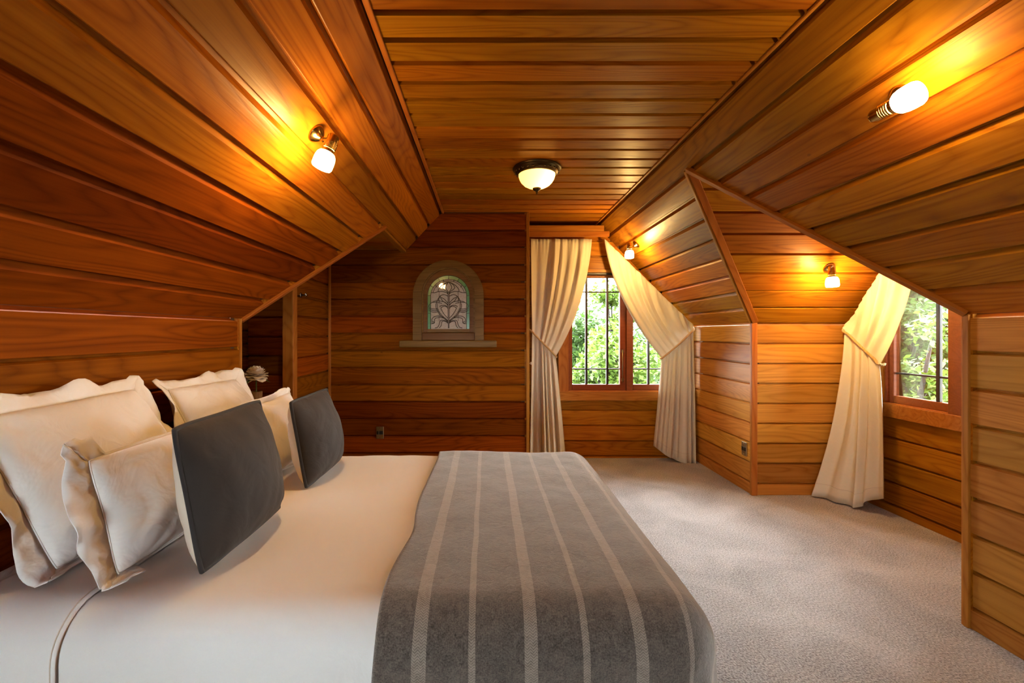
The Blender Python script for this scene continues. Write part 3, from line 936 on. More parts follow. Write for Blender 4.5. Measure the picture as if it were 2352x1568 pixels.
# green border, in segments with leads between
GB_o, GB_i = (315, 305), (266, 245)
def border(t):
    """0..1 up the left side, over the arch, down the right side: outer and inner points"""
    side = 1214 - 715; arc = PI * 300; tot = 2 * side + arc; s = t * tot
    if s < side: return (-315, 1214 - s), (-268, 1214 - s)
    if s > side + arc: return (315, 715 + (s - side - arc)), (268, 715 + (s - side - arc))
    a = PI - (s - side) / 300
    return (315 * math.cos(a), 715 - 305 * math.sin(a)), (268 * math.cos(a), 715 - 246 * math.sin(a))
cutsb = [0, .12, .26, .34, .42, .5, .58, .66, .74, .88, 1]
for c0, c1 in zip(cutsb[:-1], cutsb[1:]):
    m = MB(); k = 6
    P = [border(c0 + (c1 - c0) * i / k) for i in range(k + 1)]
    for i in range(k):
        m.prism([lg(*P[i][0], .013), lg(*P[i][1], .013), lg(*P[i + 1][1], .013), lg(*P[i + 1][0], .013)], (0, -0.003, 0))
    m.build('pane', ART_GREEN, LG)
lead = MB()
def came(pts, r=0.0030, mirror=True, sub=5):
    for sgn in ((1, -1) if mirror else (1,)):
        P = [lg(sgn * x, y, .0165) for x, y in pts]
        lead.tube(catmull(P, sub) if len(P) > 2 else P, r, 5)
for c in cutsb[1:-1]:
    o_, i_ = border(c); came([o_, i_], .0022, False)
came([border(i / 60)[1] for i in range(61)], .0026, False, 1)
came([border(i / 60)[0] for i in range(61)], .0028, False, 1)
came([(9, 660), (9, 1000), (6, 1200)]); 
came([(0, 508), (28, 548), (44, 590), (26, 630), (4, 660)])
came([(2, 510), (58, 540), (90, 590), (72, 620), (26, 655), (8, 690)])
came([(18, 513), (95, 555), (148, 612), (150, 650), (90, 650), (22, 675), (8, 700)])
came([(238 * math.cos(a), 715 - 222 * math.sin(a)) for a in [PI * (0.06 + .88 * i / 20) for i in range(21)]], .0022, False, 1)
came([(80, 472), (76, 505)]); came([(195, 560), (178, 590)])
came([(266, 668), (205, 668), (150, 650)])
came([(144, 650), (144, 830)], .0016); came([(144, 960), (144, 1090)], .0016)
came([(12, 720), (60, 700), (112, 708), (150, 750), (176, 800), (180, 830)])
came([(8, 865), (36, 830), (90, 790), (118, 745), (128, 720), (150, 775), (130, 800)])
came([(14, 820), (70, 760), (112, 740)])
came([(14, 845), (55, 812), (100, 800), (150, 792), (215, 800), (245, 816)])
came([(100, 830), (150, 818), (245, 816), (300, 868), (262, 905), (200, 914), (166, 905)])
came([(172, 830), (166, 905), (110, 1000), (40, 1060), (10, 1090)])
came([(190, 830), (186, 900), (130, 1000), (60, 1062), (14, 1104)])
came([(150, 928), (225, 940), (300, 905)]); came([(140, 950), (225, 962), (296, 935)])
came([(10, 905), (48, 872), (100, 885), (112, 910), (70, 985), (12, 1050)])
came([(14, 880), (60, 858), (110, 862), (135, 880)])
came([(12, 1095), (60, 1045), (130, 1020), (200, 1022), (246, 1056), (250, 1110), (232, 1132), (222, 1110), (240, 1092)])
came([(14, 1100), (80, 1048), (150, 1040), (205, 1060), (212, 1120), (262, 1135)])
came([(10, 1115), (62, 1085), (120, 1085), (140, 1140), (165, 1185), (205, 1196)])
came([(10, 1125), (50, 1098), (98, 1100), (112, 1160), (140, 1196)])
ld = lead.build('lead_came', LEAD, LG, True)
def petal(pts, both=True):
    for sgn in ((1, -1) if both else (1,)):
        P = [lg(sgn * x, y, .0125) for x, y in pts]
        if sgn > 0: P = P[::-1]
        MB().prism(P, (0, -.002, 0)).build('pane', ART_PALE, LG)
bud = [(0, 510), (28, 548), (44, 590), (26, 630), (0, 658), (-26, 630), (-44, 590), (-28, 548)]
petal(bud, False)
petal([(180 + 4, 822), (245, 816), (298, 868), (262, 905), (200, 914), (170, 900)])
petal([(12, 905), (48, 874), (98, 887), (108, 910), (70, 983), (12, 1046)])

# ------------------------------------------------------------------ pelmet over the bay curtains
pm = empty('pelmet'); pm['kind'] = 'structure'; pm.name = 'trim_pelmet'
zt, zmid, zbt = 2.43, 2.372, 2.315
for lo, hi in ((zmid + .001, zt), (zbt, zmid - .001)):
    xe = slope_x(hi) - .02
    MB().box((XC + .02, 4.64, lo), (xe, 4.66, hi), .002).build('pelmet_board', TRIM, pm)
MB().box((XC + .02, 4.66, zt - .02), (slope_x(zt) - .02, YW, zt), .002).build('pelmet_top', TRIM, pm)


# ------------------------------------------------------------------ curtains
def curtain(name, label, T, C, R, C2, B, out, nf, amp, seed, phase=0.0):
    """T, R, B: lists of points along the cloth's width (top edge, tie line, hem), C / C2 control rows between; out = direction of the folds"""
    out = V(out)
    nu, n1, n2 = 110, 26, 30
    def row(lst, u):
        k = u * (len(lst) - 1); i = min(int(k), len(lst) - 2); f = k - i
        return V(lst[i]).lerp(V(lst[i + 1]), f)
    vs, fs = [], []
    rows = n1 + n2
    for j in range(rows + 1):
        for i in range(nu + 1):
            u = i / nu
            if j <= n1:
                t = j / n1
                a, c, b = row(T, u), row(C, u), row(R, u)
            else:
                t = (j - n1) / n2
                a, c, b = row(R, u), row(C2, u), row(B, u)
            p = a * (1 - t) ** 2 + c * 2 * t * (1 - t) + b * t * t
            # folds: shallow at heading, deeper in the hang, squeezed at the tie
            if j <= n1: am = amp * (0.35 + 0.75 * math.sin(PI * min(1, t * .9)) ) * (1 - 0.45 * t ** 3)
            else: am = amp * (0.55 + 0.65 * min(1, t * 2.2))
            ph = 2 * PI * nf * (u + 0.035 * math.sin(u * 9 + seed)) + phase
            w = math.sin(ph + .5 * math.sin(ph)) * (0.75 + .45 * math.sin(u * 13 + seed * 2)) + 0.4 * math.sin(ph * 0.43 + seed + 1.5 * (j / rows))
            if j <= n1 and t < .2:
                sw = (u * 17) % 1.0
                p = p + out * .010 * (1 - t / .2) * (sw if sw < .85 else (1 - sw) * 5.6)
            nz = noise.noise(V((u * 5 + seed, j / rows * 3.0, seed * 1.7))) * 0.4
            p = p + out * am * (w + nz)
            vs.append(p)
    for j in range(rows):
        for i in range(nu):
            k = j * (nu + 1) + i
            fs.append((k, k + 1, k + nu + 2, k + nu + 1))
    cx = sum((p.x for p in vs)) / len(vs); cy = sum((p.y for p in vs)) / len(vs)
    org = V((cx, cy, 0))
    o = mobj(name, [p - org for p in vs], fs, CURTAIN, None, True, Matrix.Translation(org))
    so = o.modifiers.new('thickness', 'SOLIDIFY'); so.thickness = 0.003; so.offset = 0
    tag(o, label, 'curtain', 'cream curtains')
    # stitched hem band along the foot
    k = rows - 2
    hv = [vs[k * (nu + 1) + i] + out * 0.0025 - org for i in range(nu + 1)]
    MB().tube(hv, 0.0016, 4).build('hem_stitching', CREAM, o)
    return o, vs, nu, n1


def rope(label, pts, r=0.0065):
    P = catmull(pts, 10)
    # arc length
    acc = [0.0]
    for a, b in zip(P[:-1], P[1:]): acc.append(acc[-1] + (b - a).length)
    root = empty('curtain_tieback', P[0])
    tag(root, label, 'curtain tieback', 'rope tiebacks')
    ref = V((0, 0, 1))
    for k in range(3):
        Q = []
        for i, p in enumerate(P):
            t = (P[min(i + 1, len(P) - 1)] - P[max(i - 1, 0)]).normalized()
            n = (ref - t * ref.dot(t)).normalized(); b = t.cross(n)
            a = acc[i] * 190 + k * 2 * PI / 3
            Q.append(p + (n * math.cos(a) + b * math.sin(a)) * r * 0.75 - P[0])
        MB().tube(Q, r * 0.8, 6).build('strand', ROPE, root, True)
    return root


def dens(pts, sub):           # resample a poly-line of points for the ropes
    return pts

YA = 4.745
oA, vA, nuA, n1A = curtain('curtain', 'tall cream curtain on the left of the far window, tied back to the corner',
    [at(1219, 549, YA), at(1360, 549, YA)], [at(1219, 650, YA), at(1351, 697, YA)],
    [at(1222, 762, YA), at(1277, 818, YA)], [at(1220, 890, YA), at(1287, 900, YA)],
    [at(1217, 1056, YA), at(1301, 1056, YA)], (0, -1, 0), 6.0, 0.026, 1.3)
YBc = 4.72
oB, vB, nuB, n1B = curtain('curtain', 'cream curtain with slanted pleated heading under the slope right of the far window',
    [at(1388, 548, YBc), at(1592, 746, YBc)], [at(1406, 685, YBc), at(1592, 750, YBc)],
    [at(1520, 822, YBc), at(1560, 789, YBc), at(1592, 757, YBc)], [at(1515, 900, YBc), at(1594, 900, YBc)],
    [at(1502, 1024, YBc), at(1530, 1046, YBc - .02), at(1565, 1062, YBc - .05), at(1597, 1064, YBc - .06)], (0, -1, 0), 7.0, 0.018, 4.1, 1.0)
XCu = 2.90
oC, vC, nuC, n1C = curtain('curtain', 'cream curtain in the right dormer, flaring out onto the carpet',
    [(XCu, 2.96, 2.24), (XCu, 3.68, 1.39)], [(XCu, 3.03, 1.52), (XCu, 3.685, 1.37)],
    [(XCu, 3.345, 1.105), (XCu, 3.50, 1.22), (XCu, 3.672, 1.35)], [(XCu, 3.30, .75), (XCu, 3.66, .80)],
    [(2.88, 3.285, .14), (2.85, 3.36, .10), (2.79, 3.43, .014), (2.72, 3.56, .012), (2.66, 3.69, .012)], (-1, 0, 0), 4.2, 0.024, 7.7, .4)
def tie_line(vs, nu, n1, out, d=0.016):
    return [vs[n1 * (nu + 1) + i] + V(out) * d for i in range(0, nu + 1, 10)]
def smooth_line(P):
    return [P[0]] + [(P[i - 1] + P[i] * 2 + P[i + 1]) / 4 for i in range(1, len(P) - 1)] + [P[-1]]
for (vs, nu, n1, out, hook, inner_first, lab) in (
        (vA, nuA, n1A, V((0, -1, 0)), V((XC + .03, YA + .03, at(0, 752, YA).z)), False, 'gold twisted rope round the left curtain of the far window'),
        (vB, nuB, n1B, V((0, -1, 0)), V((XR - .03, YBc + .01, at(0, 752, YBc).z)), True, 'gold twisted rope round the slanted curtain right of the far window'),
        (vC, nuC, n1C, V((-1, 0, 0)), V((XCu + .02, YD1 - .03, 1.39)), True, 'gold twisted rope round the dormer curtain')):
    P = smooth_line(smooth_line(tie_line(vs, nu, n1, out)))
    if inner_first: P = P[::-1]
    end = P[-1]
    P = [hook] + P + [end - out * 0.03 + (P[-1] - P[-3]).normalized() * 0.012, end - out * 0.05]
    rope(lab, P)


def hook_knob(name, label, loc, d, mat, s=1.0):
    d = V(d)
    root = empty(name, loc); tag(root, label, 'hook')
    q = V((0, 0, 1)).rotation_difference(d).to_matrix().to_4x4()
    m = MB().lathe([(.016 * s, 0), (.016 * s, .004), (.010 * s, .007)], 16); m.v = [q @ p for p in m.v]; m.build('back_plate', mat, root, True)
    m = MB().lathe([(.005 * s, .004), (.005 * s, .030), (.011 * s, .034), (.013 * s, .042), (.010 * s, .050), (.003 * s, .053)], 16); m.v = [q @ p for p in m.v]; m.build('knob', mat, root, True)
    return root
hook_knob('coat_hook', 'grey metal knob hook on the dark side wall of the left alcove', (XS, 3.70, 1.64), (1, 0, 0), STEEL, 1.3)
hook_knob('tieback_hook', 'small white and brass knob beside the left curtain', (XC + .012, 4.60, at(0, 834, 4.6).z), (1, 0, 0), WHITEPL, 1.2)
h = hook_knob('wall_hook', 'tiny brass hook peeping out below the left slope strip', at(852, 544, 4.345), (0, -1, 0), BRASS_DULL, .9)


# ------------------------------------------------------------------ lamps
def spot_lamp(label, base, n, sock, d, s=1.0, watt=1.0):
    """base on the wood with normal n, socket centre sock, shade opening along d"""
    base, n, sock, d = V(base), V(n).normalized(), V(sock), V(d).normalized()
    root = empty('spot_lamp', base)
    tag(root, label, 'lamp', 'brass spot lamps with opal glass shades')
    def put(m, dirv, loc, name, mat):
        q = V((0, 0, 1)).rotation_difference(dirv).to_matrix()
        m.v = [q @ p + (V(loc) - base) for p in m.v]
        return smooth_by_angle(m.build(name, mat, root), 40)
    put(MB().lathe([(.040 * s, 0), (.041 * s, .006), (.038 * s, .012), (.026 * s, .026), (.012 * s, .036), (.010 * s, .044)], 28), n, base, 'ceiling_rose', BRASS)
    top = base + n * .042
    back = sock - d * .044 * s
    arm = MB().tube([top - base, (top * .5 + back * .5) - base + n * .004, back - base], .007 * s, 10)
    smooth_by_angle(arm.build('arm', BRASS, root), 50)
    jt = MB().lathe([(.002, -.011), (.009, -.007), (.011, 0), (.009, .007), (.002, .011)], 14)
    put(jt, n, top, 'joint', BRASS)
    ribs = [(.010, -.056), (.020, -.053), (.0235, -.046), (.0235, -.026)]
    for i in range(5):
        z = -.022 + i * .007
        ribs += [(.024, z), (.0265, z + .0015), (.0265, z + .004), (.024, z + .0055)]
    ribs += [(.025, .016), (.025, .030)]
    put(MB().lathe([(r * s, z * s) for r, z in ribs], 24), d, sock, 'socket', BRASS)
    sh = [(.024, .024), (.031, .027), (.037, .036), (.0405, .050), (.0415, .068), (.041, .086), (.038, .093), (.036, .0915), (.038, .084), (.038, .055), (.032, .040), (.021, .032)]
    put(MB().lathe([(r * s, z * s) for r, z in sh], 28, cap0=True, cap1=True), d, sock, 'shade', SHADES[watt])
    bl = [(.002, .036), (.012, .040), (.020, .055), (.022, .070), (.016, .086), (.006, .092), (.001, .093)]
    put(MB().lathe([(r * s, z * s) for r, z in bl], 16), d, sock, 'bulb', SHADES[watt])
    return root


def on_right(y, z): return V(pr(y, z))
def on_left(y, z): return V(pl(y, z))
bl_ = on_left(1.92, 2.176)
spot_lamp('brass spot lamp with glowing opal shade high on the left slope', bl_, nl, at(757, 338, 1.87), (-0.36, -0.10, -1), 1.0, 1.7)
br_ = on_right(1.60, 2.168)
spot_lamp('brass spot lamp on the right slope with its glowing shade turned to the viewer', br_, nr, at(2040, 250, 1.55), (0.22, -1, 0.10), 1.0, 0.8)
bf_ = on_right(4.39, 2.19)
spot_lamp('brass spot lamp glowing on the far slope beside the slanted curtain', bf_, nr, at(1446, 570, 4.33), (-0.05, -0.1, -1), 1.0, 2.2)
bd_ = V((2.545, 3.385, ZK + (YD1 - 3.385) * SD))
spot_lamp('brass spot lamp glowing under the dormer ceiling', bd_, nd, at(1911, 629, 3.30), (0, -.05, -1), 1.0, 2.8)
CL = empty('ceiling_lamp', (0.35, 3.18, ZC)); tag(CL, 'round flush ceiling lamp with dark bronze rim and frosted glass bowl', 'lamp')
pan = MB().lathe([(.165, 0), (.170, -.006), (.168, -.012), (.160, -.016), (.150, -.034), (.138, -.046), (.128, -.050), (.126, -.044), (.120, -.010)], 48, cap0=True, cap1=False)
smooth_by_angle(pan.build('rim', BRONZE, CL), 30)
lv = MB()
for k in range(24):
    a = 2 * PI * k / 24
    c = V((.152 * math.cos(a), .152 * math.sin(a), -.030))
    t = V((-math.sin(a), math.cos(a), 0))
    lv.tube([c - t * .012, c - V((0, 0, .004)), c + t * .012], [.002, .006, .002], 6)
lv.build('rim_ornament', BRONZE, CL, True)
bw = [(.127, -.046), (.126, -.060), (.120, -.080), (.108, -.100), (.090, -.118), (.066, -.132), (.038, -.141), (.010, -.145)]
b_ = MB().lathe(bw, 96, cap0=False, cap1=True)
nb = []
for p in b_.v:
    a = math.atan2(p.y, p.x); f = max(0.0, (-p.z - .085) / .06)
    k = 1 + 0.014 * min(1, f) * math.cos(24 * a)
    nb.append(V((p.x * k, p.y * k, p.z)))
b_.v = nb
b_.build('glass_bowl', BOWL, CL, True)
MB().lathe([(.028, -.140), (.030, -.146), (.024, -.156), (.010, -.164), (.006, -.170), (.008, -.174), (.003, -.182), (.001, -.188)], 20).build('finial', BRONZE, CL, True)
for sx in (.045,):
    m = MB().lathe([(.002, -.035), (.014, -.040), (.024, -.055), (.026, -.070), (.018, -.086), (.004, -.094)], 16)
    m.v = [p + V((sx, -.02, 0)) for p in m.v]
    m.build('bulb', BULB, CL, True)

# ------------------------------------------------------------------ sockets
def outlet(label, loc, rotz, kind):
    root = empty('power_outlet', loc, (0, 0, rotz)); tag(root, label, 'outlet')
    MB().box((-.036, -.010, -.058), (.036, 0, .058), .003).build('face_plate', BRASS_DULL, root)
    MB().box((-.030, -.0135, -.016), (-.012, -.009, .016), .001).build('rocker_switch', BLACK, root)
    MB().box((-.006, -.0125, -.016), (.030, -.009, .016), .001).build('socket_insert', BLACK, root)
    for z in (-.045, .045):
        MB().lathe([(.004, 0), (.004, .002), (.001, .003)], 10).build('screw', BRASS, root, True, Matrix.Translation((0, -.010, z)) @ Matrix.Rotation(PI / 2, 4, 'X'))
    return root
o1 = at(873, 993, YF); outlet('brass power outlet on the far wall above the bed', (o1.x, YF, o1.z), 0, 0)
yo = XR * FPX / (1711 - 1118)
outlet('brass power outlet low on the right wall by the dormer corner', (XR, yo, CAM_H - (1030 - 765) / FPX * yo), -PI / 2, 1)

# ------------------------------------------------------------------ bed
BZ = 0.680
RX0, RX1, RY0, RY1, RR = -1.40, 0.435, 1.135, 2.40, 0.105
BED = empty('bed', (-0.45, 1.76, 0)); tag(BED, 'double bed with white mattress and sheet, head against the left wall', 'bed')
def bedbox(name, a, b, mat, bev):
    o_ = V((-0.45, 1.76, 0))
    m = MB().box(V(a) - o_, V(b) - o_, bev)
    return m.build(name, mat, BED)
bedbox('base', (XL + .03, 1.10, .10), (0.46, 2.43, .32), DARKWOOD, .01)
bedbox('mattress', (XL + .025, 1.075, .32), (0.495, 2.455, BZ - .022), LINEN, .05)
for x in (XL + .10, .38):
    for y in (1.17, 2.36):
        bedbox('leg', (x - .03, y - .03, 0), (x + .03, y + .03, .10), DARKWOOD, .004)


def drape(name, p0, p1, q0, q1, lift, mat, np_, nq, amp, seed, edge_wave=0.0, uv=False, zmin=0.06, fold=0.0):
    """cloth laid over the bed; p along X, q along Y, both in metres of cloth; hangs over the edges"""
    r = RR + lift
    vs, fs, uvs = [], [], []
    for j in range(nq + 1):
        for i in range(np_ + 1):
            q = q0 + (q1 - q0) * j / nq
            e = edge_wave * noise.noise(V((q * 3.1, seed, 0.3)))
            p = p0 + e + (p1 - p0 - e) * i / np_
            cx = min(max(p, RX0 - 1), RX1); cy = min(max(q, RY0), RY1)
            d = V((p - cx, q - cy)); Ld = d.length
            z = BZ + lift
            x, y = cx, cy
            # soft bulges of the filling
            bump = amp * (noise.noise(V((p * 2.2 + seed, q * 2.2, seed))) + .5 * noise.noise(V((p * 6 + seed, q * 5, 3 + seed))) + .22 * noise.noise(V((p * 16, q * 13 + seed, 8))))
            n_up = V((0, 0, 1))
            if Ld > 1e-6:
                d /= Ld
                a = min(Ld / r, PI / 2)
                x = cx + d.x * r * math.sin(a); y = cy + d.y * r * math.sin(a)
                z = BZ + lift - r * (1 - math.cos(a)) - max(0.0, Ld - r * PI / 2)
                n_up = V((d.x * math.sin(a), d.y * math.sin(a), math.cos(a)))
                hang = max(0.0, Ld - r * PI / 2)
                if fold:
                    sgn = (p * 2.0 + q * 2.3)
                    bump += fold * min(1, hang / .25) * math.sin(sgn * 16 + seed)
                    bump = max(bump, -0.004)
            P = V((x, y, z)) + n_up * bump
            P.z = max(P.z, zmin)
            vs.append(P); uvs.append((p, q))
    for j in range(nq):
        for i in range(np_):
            k = j * (np_ + 1) + i
            fs.append((k, k + 1, k + np_ + 2, k + np_ + 1))
    o_ = V(((p0 + p1) / 2, (q0 + q1) / 2, BZ))
    o = mobj(name, [v - o_ for v in vs], fs, mat, None, True, Matrix.Translation(o_))
    if uv:
        lay = o.data.uv_layers.new(name='UVMap')
        for lp in o.data.loops: lay.data[lp.index].uv = uvs[lp.vertex_index]
    so = o.modifiers.new('thickness', 'SOLIDIFY'); so.thickness = 0.006; so.offset = -1
    return o, vs, np_


du, dv, dn = drape('duvet', -0.985, RX1 + .55, RY0 - .55, RY1 + .50, 0.0, DUVET, 120, 120, 0.008, 2.0)
tag(du, 'smooth white duvet spread over the bed', 'duvet')
sf, sv, sn = drape('sheet_fold', -1.265, -0.972, RY0 - .52, RY1 + .48, 0.010, DUVET, 30, 120, 0.005, 2.0, 0.01)
tag(sf, 'white top sheet folded back over the duvet near the pillows', 'sheet')
hem = [sv[j * (sn + 1) + sn - 1] + V((0, 0, .0015)) - sf.location for j in range(0, 121)]
MB().tube(hem, .0016, 5).build('hem_seam', CREAM, sf)
bk, bv, bn = drape('throw_blanket', -0.250, RX1 + .52, RY0 - .50, RY1 + .46, 0.020, BLANKET, 130, 150, 0.008, 5.0, 0.022, True, fold=.012)
tag(bk, 'grey wool throw blanket with cream stripes across the foot of the bed', 'blanket')


# ------------------------------------------------------------------ pillows
def pillow_surface(w, h, th, seed, n=46, pinch=0.05, wr=0.009, expo=0.40):
    """front and back sheets of a stuffed rectangle, local x width, y height (0 at bottom), z thickness"""
    def outline(s, t):
        x = s * (w / 2) * (1 - pinch * (1 - t * t) * abs(s) ** 2)
        y = t * (h / 2) * (1 - pinch * (1 - s * s) * abs(t) ** 2)
        k = 1 - 0.045 * (s * s * t * t) ** 2
        return x * k, y * k
    sheets = []
    for sg in (1, -1):
        P = []
        for j in range(n + 1):
            for i in range(n + 1):
                s = math.sin((2 * i / n - 1) * PI / 2); t = math.sin((2 * j / n - 1) * PI / 2)
                x, y = outline(s, t)
                f = max(0.0, (1 - s * s)) ** expo * max(0.0, (1 - t * t)) ** expo
                # stuffing sinks a little
                f *= 1 - 0.16 * t
                nz = noise.noise(V((x * 7 + seed, y * 7, sg * 3.0 + seed))) * wr + noise.noise(V((x * 19 + seed, y * 15, sg * 5.0))) * wr * .5
                cr = noise.noise(V((x * 5 + y * 4 + seed, (y - x) * 11, seed + sg)))
                nz -= wr * .9 * max(0.0, 1 - abs(cr) * 7) * (.4 + .6 * abs(s))      # creases
                edge = min(1.0, 4 * (1 - max(abs(s), abs(t))))
                # pulls that run from the seam into the filling
                pull = wr * .8 * math.sin((s * 11 if abs(t) > abs(s) else t * 11) + seed) * max(0.0, max(abs(s), abs(t)) - .55) * 1.6 * edge
                P.append(V((x, y + h / 2, sg * (th / 2 * f + (nz * edge + pull if f > 0 else 0)))))
        sheets.append(P)
    F = []
    for j in range(n):
        for i in range(n):
            k = j * (n + 1) + i
            F.append((k, k + 1, k + n + 2, k + n + 1))
    rim = [sheets[0][i] for i in range(n + 1)] + [sheets[0][j * (n + 1) + n] for j in range(1, n + 1)] + \
          [sheets[0][n * (n + 1) + i] for i in range(n - 1, -1, -1)] + [sheets[0][j * (n + 1)] for j in range(n - 1, 0, -1)]
    return sheets, F, rim


def place(root, pos, lean, yaw, roll=0.0):
    """width axis along +Y, leaning back towards -X; local z faces the foot of the bed"""
    a = lean
    M = Matrix(((0, -math.sin(a), math.cos(a)), (1, 0, 0), (0, math.cos(a), math.sin(a)))).to_4x4()
    root.matrix_world = Matrix.Translation(pos) @ Matrix.Rotation(yaw, 4, 'Z') @ M @ Matrix.Rotation(roll, 4, 'Z')


def flange(rim, width, seed, mat, parent, ruff=0.018, name='flange', sides=None, h=0.5):
    """flat border sewn round the pillow, wavy; sides: function(angle point)->0..1 scale"""
    n = len(rim); k = 4
    c = sum(rim, V((0, 0, 0))) / n
    vs, fs = [], []
    for i, p in enumerate(rim):
        d = (p - c); d.z = 0
        hx = max(abs(q.x - c.x) for q in rim); hy = max(abs(q.y - c.y) for q in rim)
        e = V((d.x / hx, d.y / hy, 0))
        o = V((e.x ** 5, e.y ** 5, 0))
        o = o.normalized() * (1.0 if min(abs(e.x), abs(e.y)) < .9 else 1.25)
        sc_ = sides(e) if sides else 1.0
        for m in range(k + 1):
            f = m / k
            wv = ruff * f * (noise.noise(V((p.x * 8 + seed, p.y * 8, seed))) * 1.6 + .5 * noise.noise(V((p.x * 22, p.y * 22 + seed, 3))))
            if m and m < k: wv += .004 * math.sin(m * 2.1 + i)
            wd = width * sc_ * (1 + .45 * noise.noise(V((p.x * 9, p.y * 9, seed + 4))))
            q = p + o * wd * f + V((0, 0, wv * sc_))
            if q.y < 0.0:                          # the bed turns the lower border outwards
                q.z += 0.6 * (-q.y); q.y = q.y * .15
            vs.append(q)
    for i in range(n):
        j = (i + 1) % n
        for m in range(k):
            fs.append((i * (k + 1) + m, i * (k + 1) + m + 1, j * (k + 1) + m + 1, j * (k + 1) + m))
    o = mobj(name, vs, fs, mat, parent, True)
    so = o.modifiers.new('thickness', 'SOLIDIFY'); so.thickness = 0.003; so.offset = 0
    return o


def white_pillow(label, w, h, th, fw, pos, lean, yaw, seed, roll=0.0, sides=None, ruff=.032):
    root = empty('pillow'); tag(root, label, 'pillow', 'white pillows')
    place(root, pos, lean, yaw, roll)
    sheets, F, rim = pillow_surface(w, h, th, seed)
    nv = len(sheets[0])
    vs = sheets[0] + sheets[1]
    fs = F + [tuple(i + nv for i in f[::-1]) for f in F]
    me = mobj('stuffed_body', vs, fs, LINEN, root, True)
    me.matrix_parent_inverse = Matrix.Identity(4)
    flange(rim, fw, seed, LINEN, root, ruff, sides=sides)
    seam = [p + V((0, 0, .004)) for p in rim]
    MB().tube(seam, .0022, 5, closed=True).build('seam', LINEN, root, True)
    return root


def velvet_cushion(label, w, h, th, pos, lean, yaw, seed, roll=0.0):
    root = empty('cushion'); tag(root, label, 'cushion', 'charcoal velvet cushions')
    place(root, pos, lean, yaw, roll)
    sheets, F, rim = pillow_surface(w, h, th, seed, pinch=0.035, wr=.005, expo=.50)
    mobj('velvet_front', sheets[0], F, VELVET, root, True)
    mobj('cream_back', sheets[1], [f[::-1] for f in F], CREAM, root, True)['label'] = 'cream cotton back'
    MB().tube([p + V((0, 0, .002)) for p in rim], .0068, 8, closed=True).build('piping', VELVET_EDGE, root, True)
    return root


bt = BZ + .022
white_pillow('large square white pillow with wide ruffled border, nearest on the left', .605, .465, .20, .058, (-1.150, 1.495, bt), math.radians(28), 0.03, 1.1, 0.02)
white_pillow('large square white pillow with ruffled border farther back by the flower', .53, .440, .20, .060, (-1.155, 2.185, bt), math.radians(28), 0.0, 3.4, -0.02)
white_pillow('white pillow with wide open flange in front of the nearest large pillow', .60, .315, .16, .085, (-0.965, 1.465, BZ + .020), math.radians(14), 0.03, 6.2, 0.0,
             sides=lambda e: 1.0 if e.x < -.8 else 0.12)
white_pillow('white pillow half hidden behind the farther charcoal cushion', .50, .33, .15, .03, (-0.955, 2.14, BZ + .016), math.radians(13), 0.0, 8.8, 0.03)
velvet_cushion('large charcoal velvet cushion with piped edge, nearest on the bed', .440, .405, .20, (-0.757, 1.430, BZ + .008), math.radians(10), -0.04, 2.7, 0.03)
velvet_cushion('smaller charcoal velvet cushion at the far side of the bed', .41, .370, .18, (-0.745, 2.085, BZ + .008), math.radians(10), -0.03, 5.5, 0.02)

# ------------------------------------------------------------------ bedside table with a flower
NT = empty('bedside_table', (-1.42, 2.86, 0)); tag(NT, 'small brown wooden bedside table in the alcove beyond the bed', 'table')
MB().box((-.18, -.17, .52), (.18, .17, .55), .004).build('table_top', DARKWOOD, NT)
MB().box((-.16, -.15, .38), (.16, .15, .52), .003).build('drawer_box', DARKWOOD, NT)
dr = MB().box((.160, -.13, .395), (.170, .13, .505), .003).build('drawer_front', DARKWOOD, NT)
MB().lathe([(.004, 0), (.004, .012), (.012, .018), (.010, .026), (.002, .029)], 12).build('knob', BRASS_DULL, dr, True, Matrix.Translation((.170, 0, .45)) @ Matrix.Rotation(PI / 2, 4, 'Y'))
for sx in (-.145, .145):
    for sy in (-.135, .135):
        MB().box((sx - .015, sy - .015, 0), (sx + .015, sy + .015, .38), .002).build('leg', DARKWOOD, NT)
fc = at(588, 860, 2.80)
VS = empty('vase', (fc.x, fc.y, .55)); tag(VS, 'brown cylinder vase on the bedside table behind the pillow', 'vase')
MB().lathe([(.034, 0), (.038, .004), (.036, .02), (.034, .20), (.036, .42), (.032, .424), (.030, .40), (.028, .10)], 24, cap1=True).build('vase_body', DARKWOOD, VS, True)
FLW = empty('flower', (fc.x, fc.y, .97)); tag(FLW, 'white peony bloom rising behind the far pillow', 'flower')
LEAFM = simple('flower_leaf', (0.10, 0.17, 0.05), .5)
PETAL = cloth_material('white_petal', (0.86, 0.80, 0.72), .7, 200, .1, .1, .06, .2)
MB().tube([(0, 0, -.25), (.004, 0, -.1), (0, 0, fc.z - .97)], .004, 6).build('stem', LEAFM, FLW, True)
random.seed(21)
base_leaf = MB()
hd = V((0, 0, fc.z - .97))
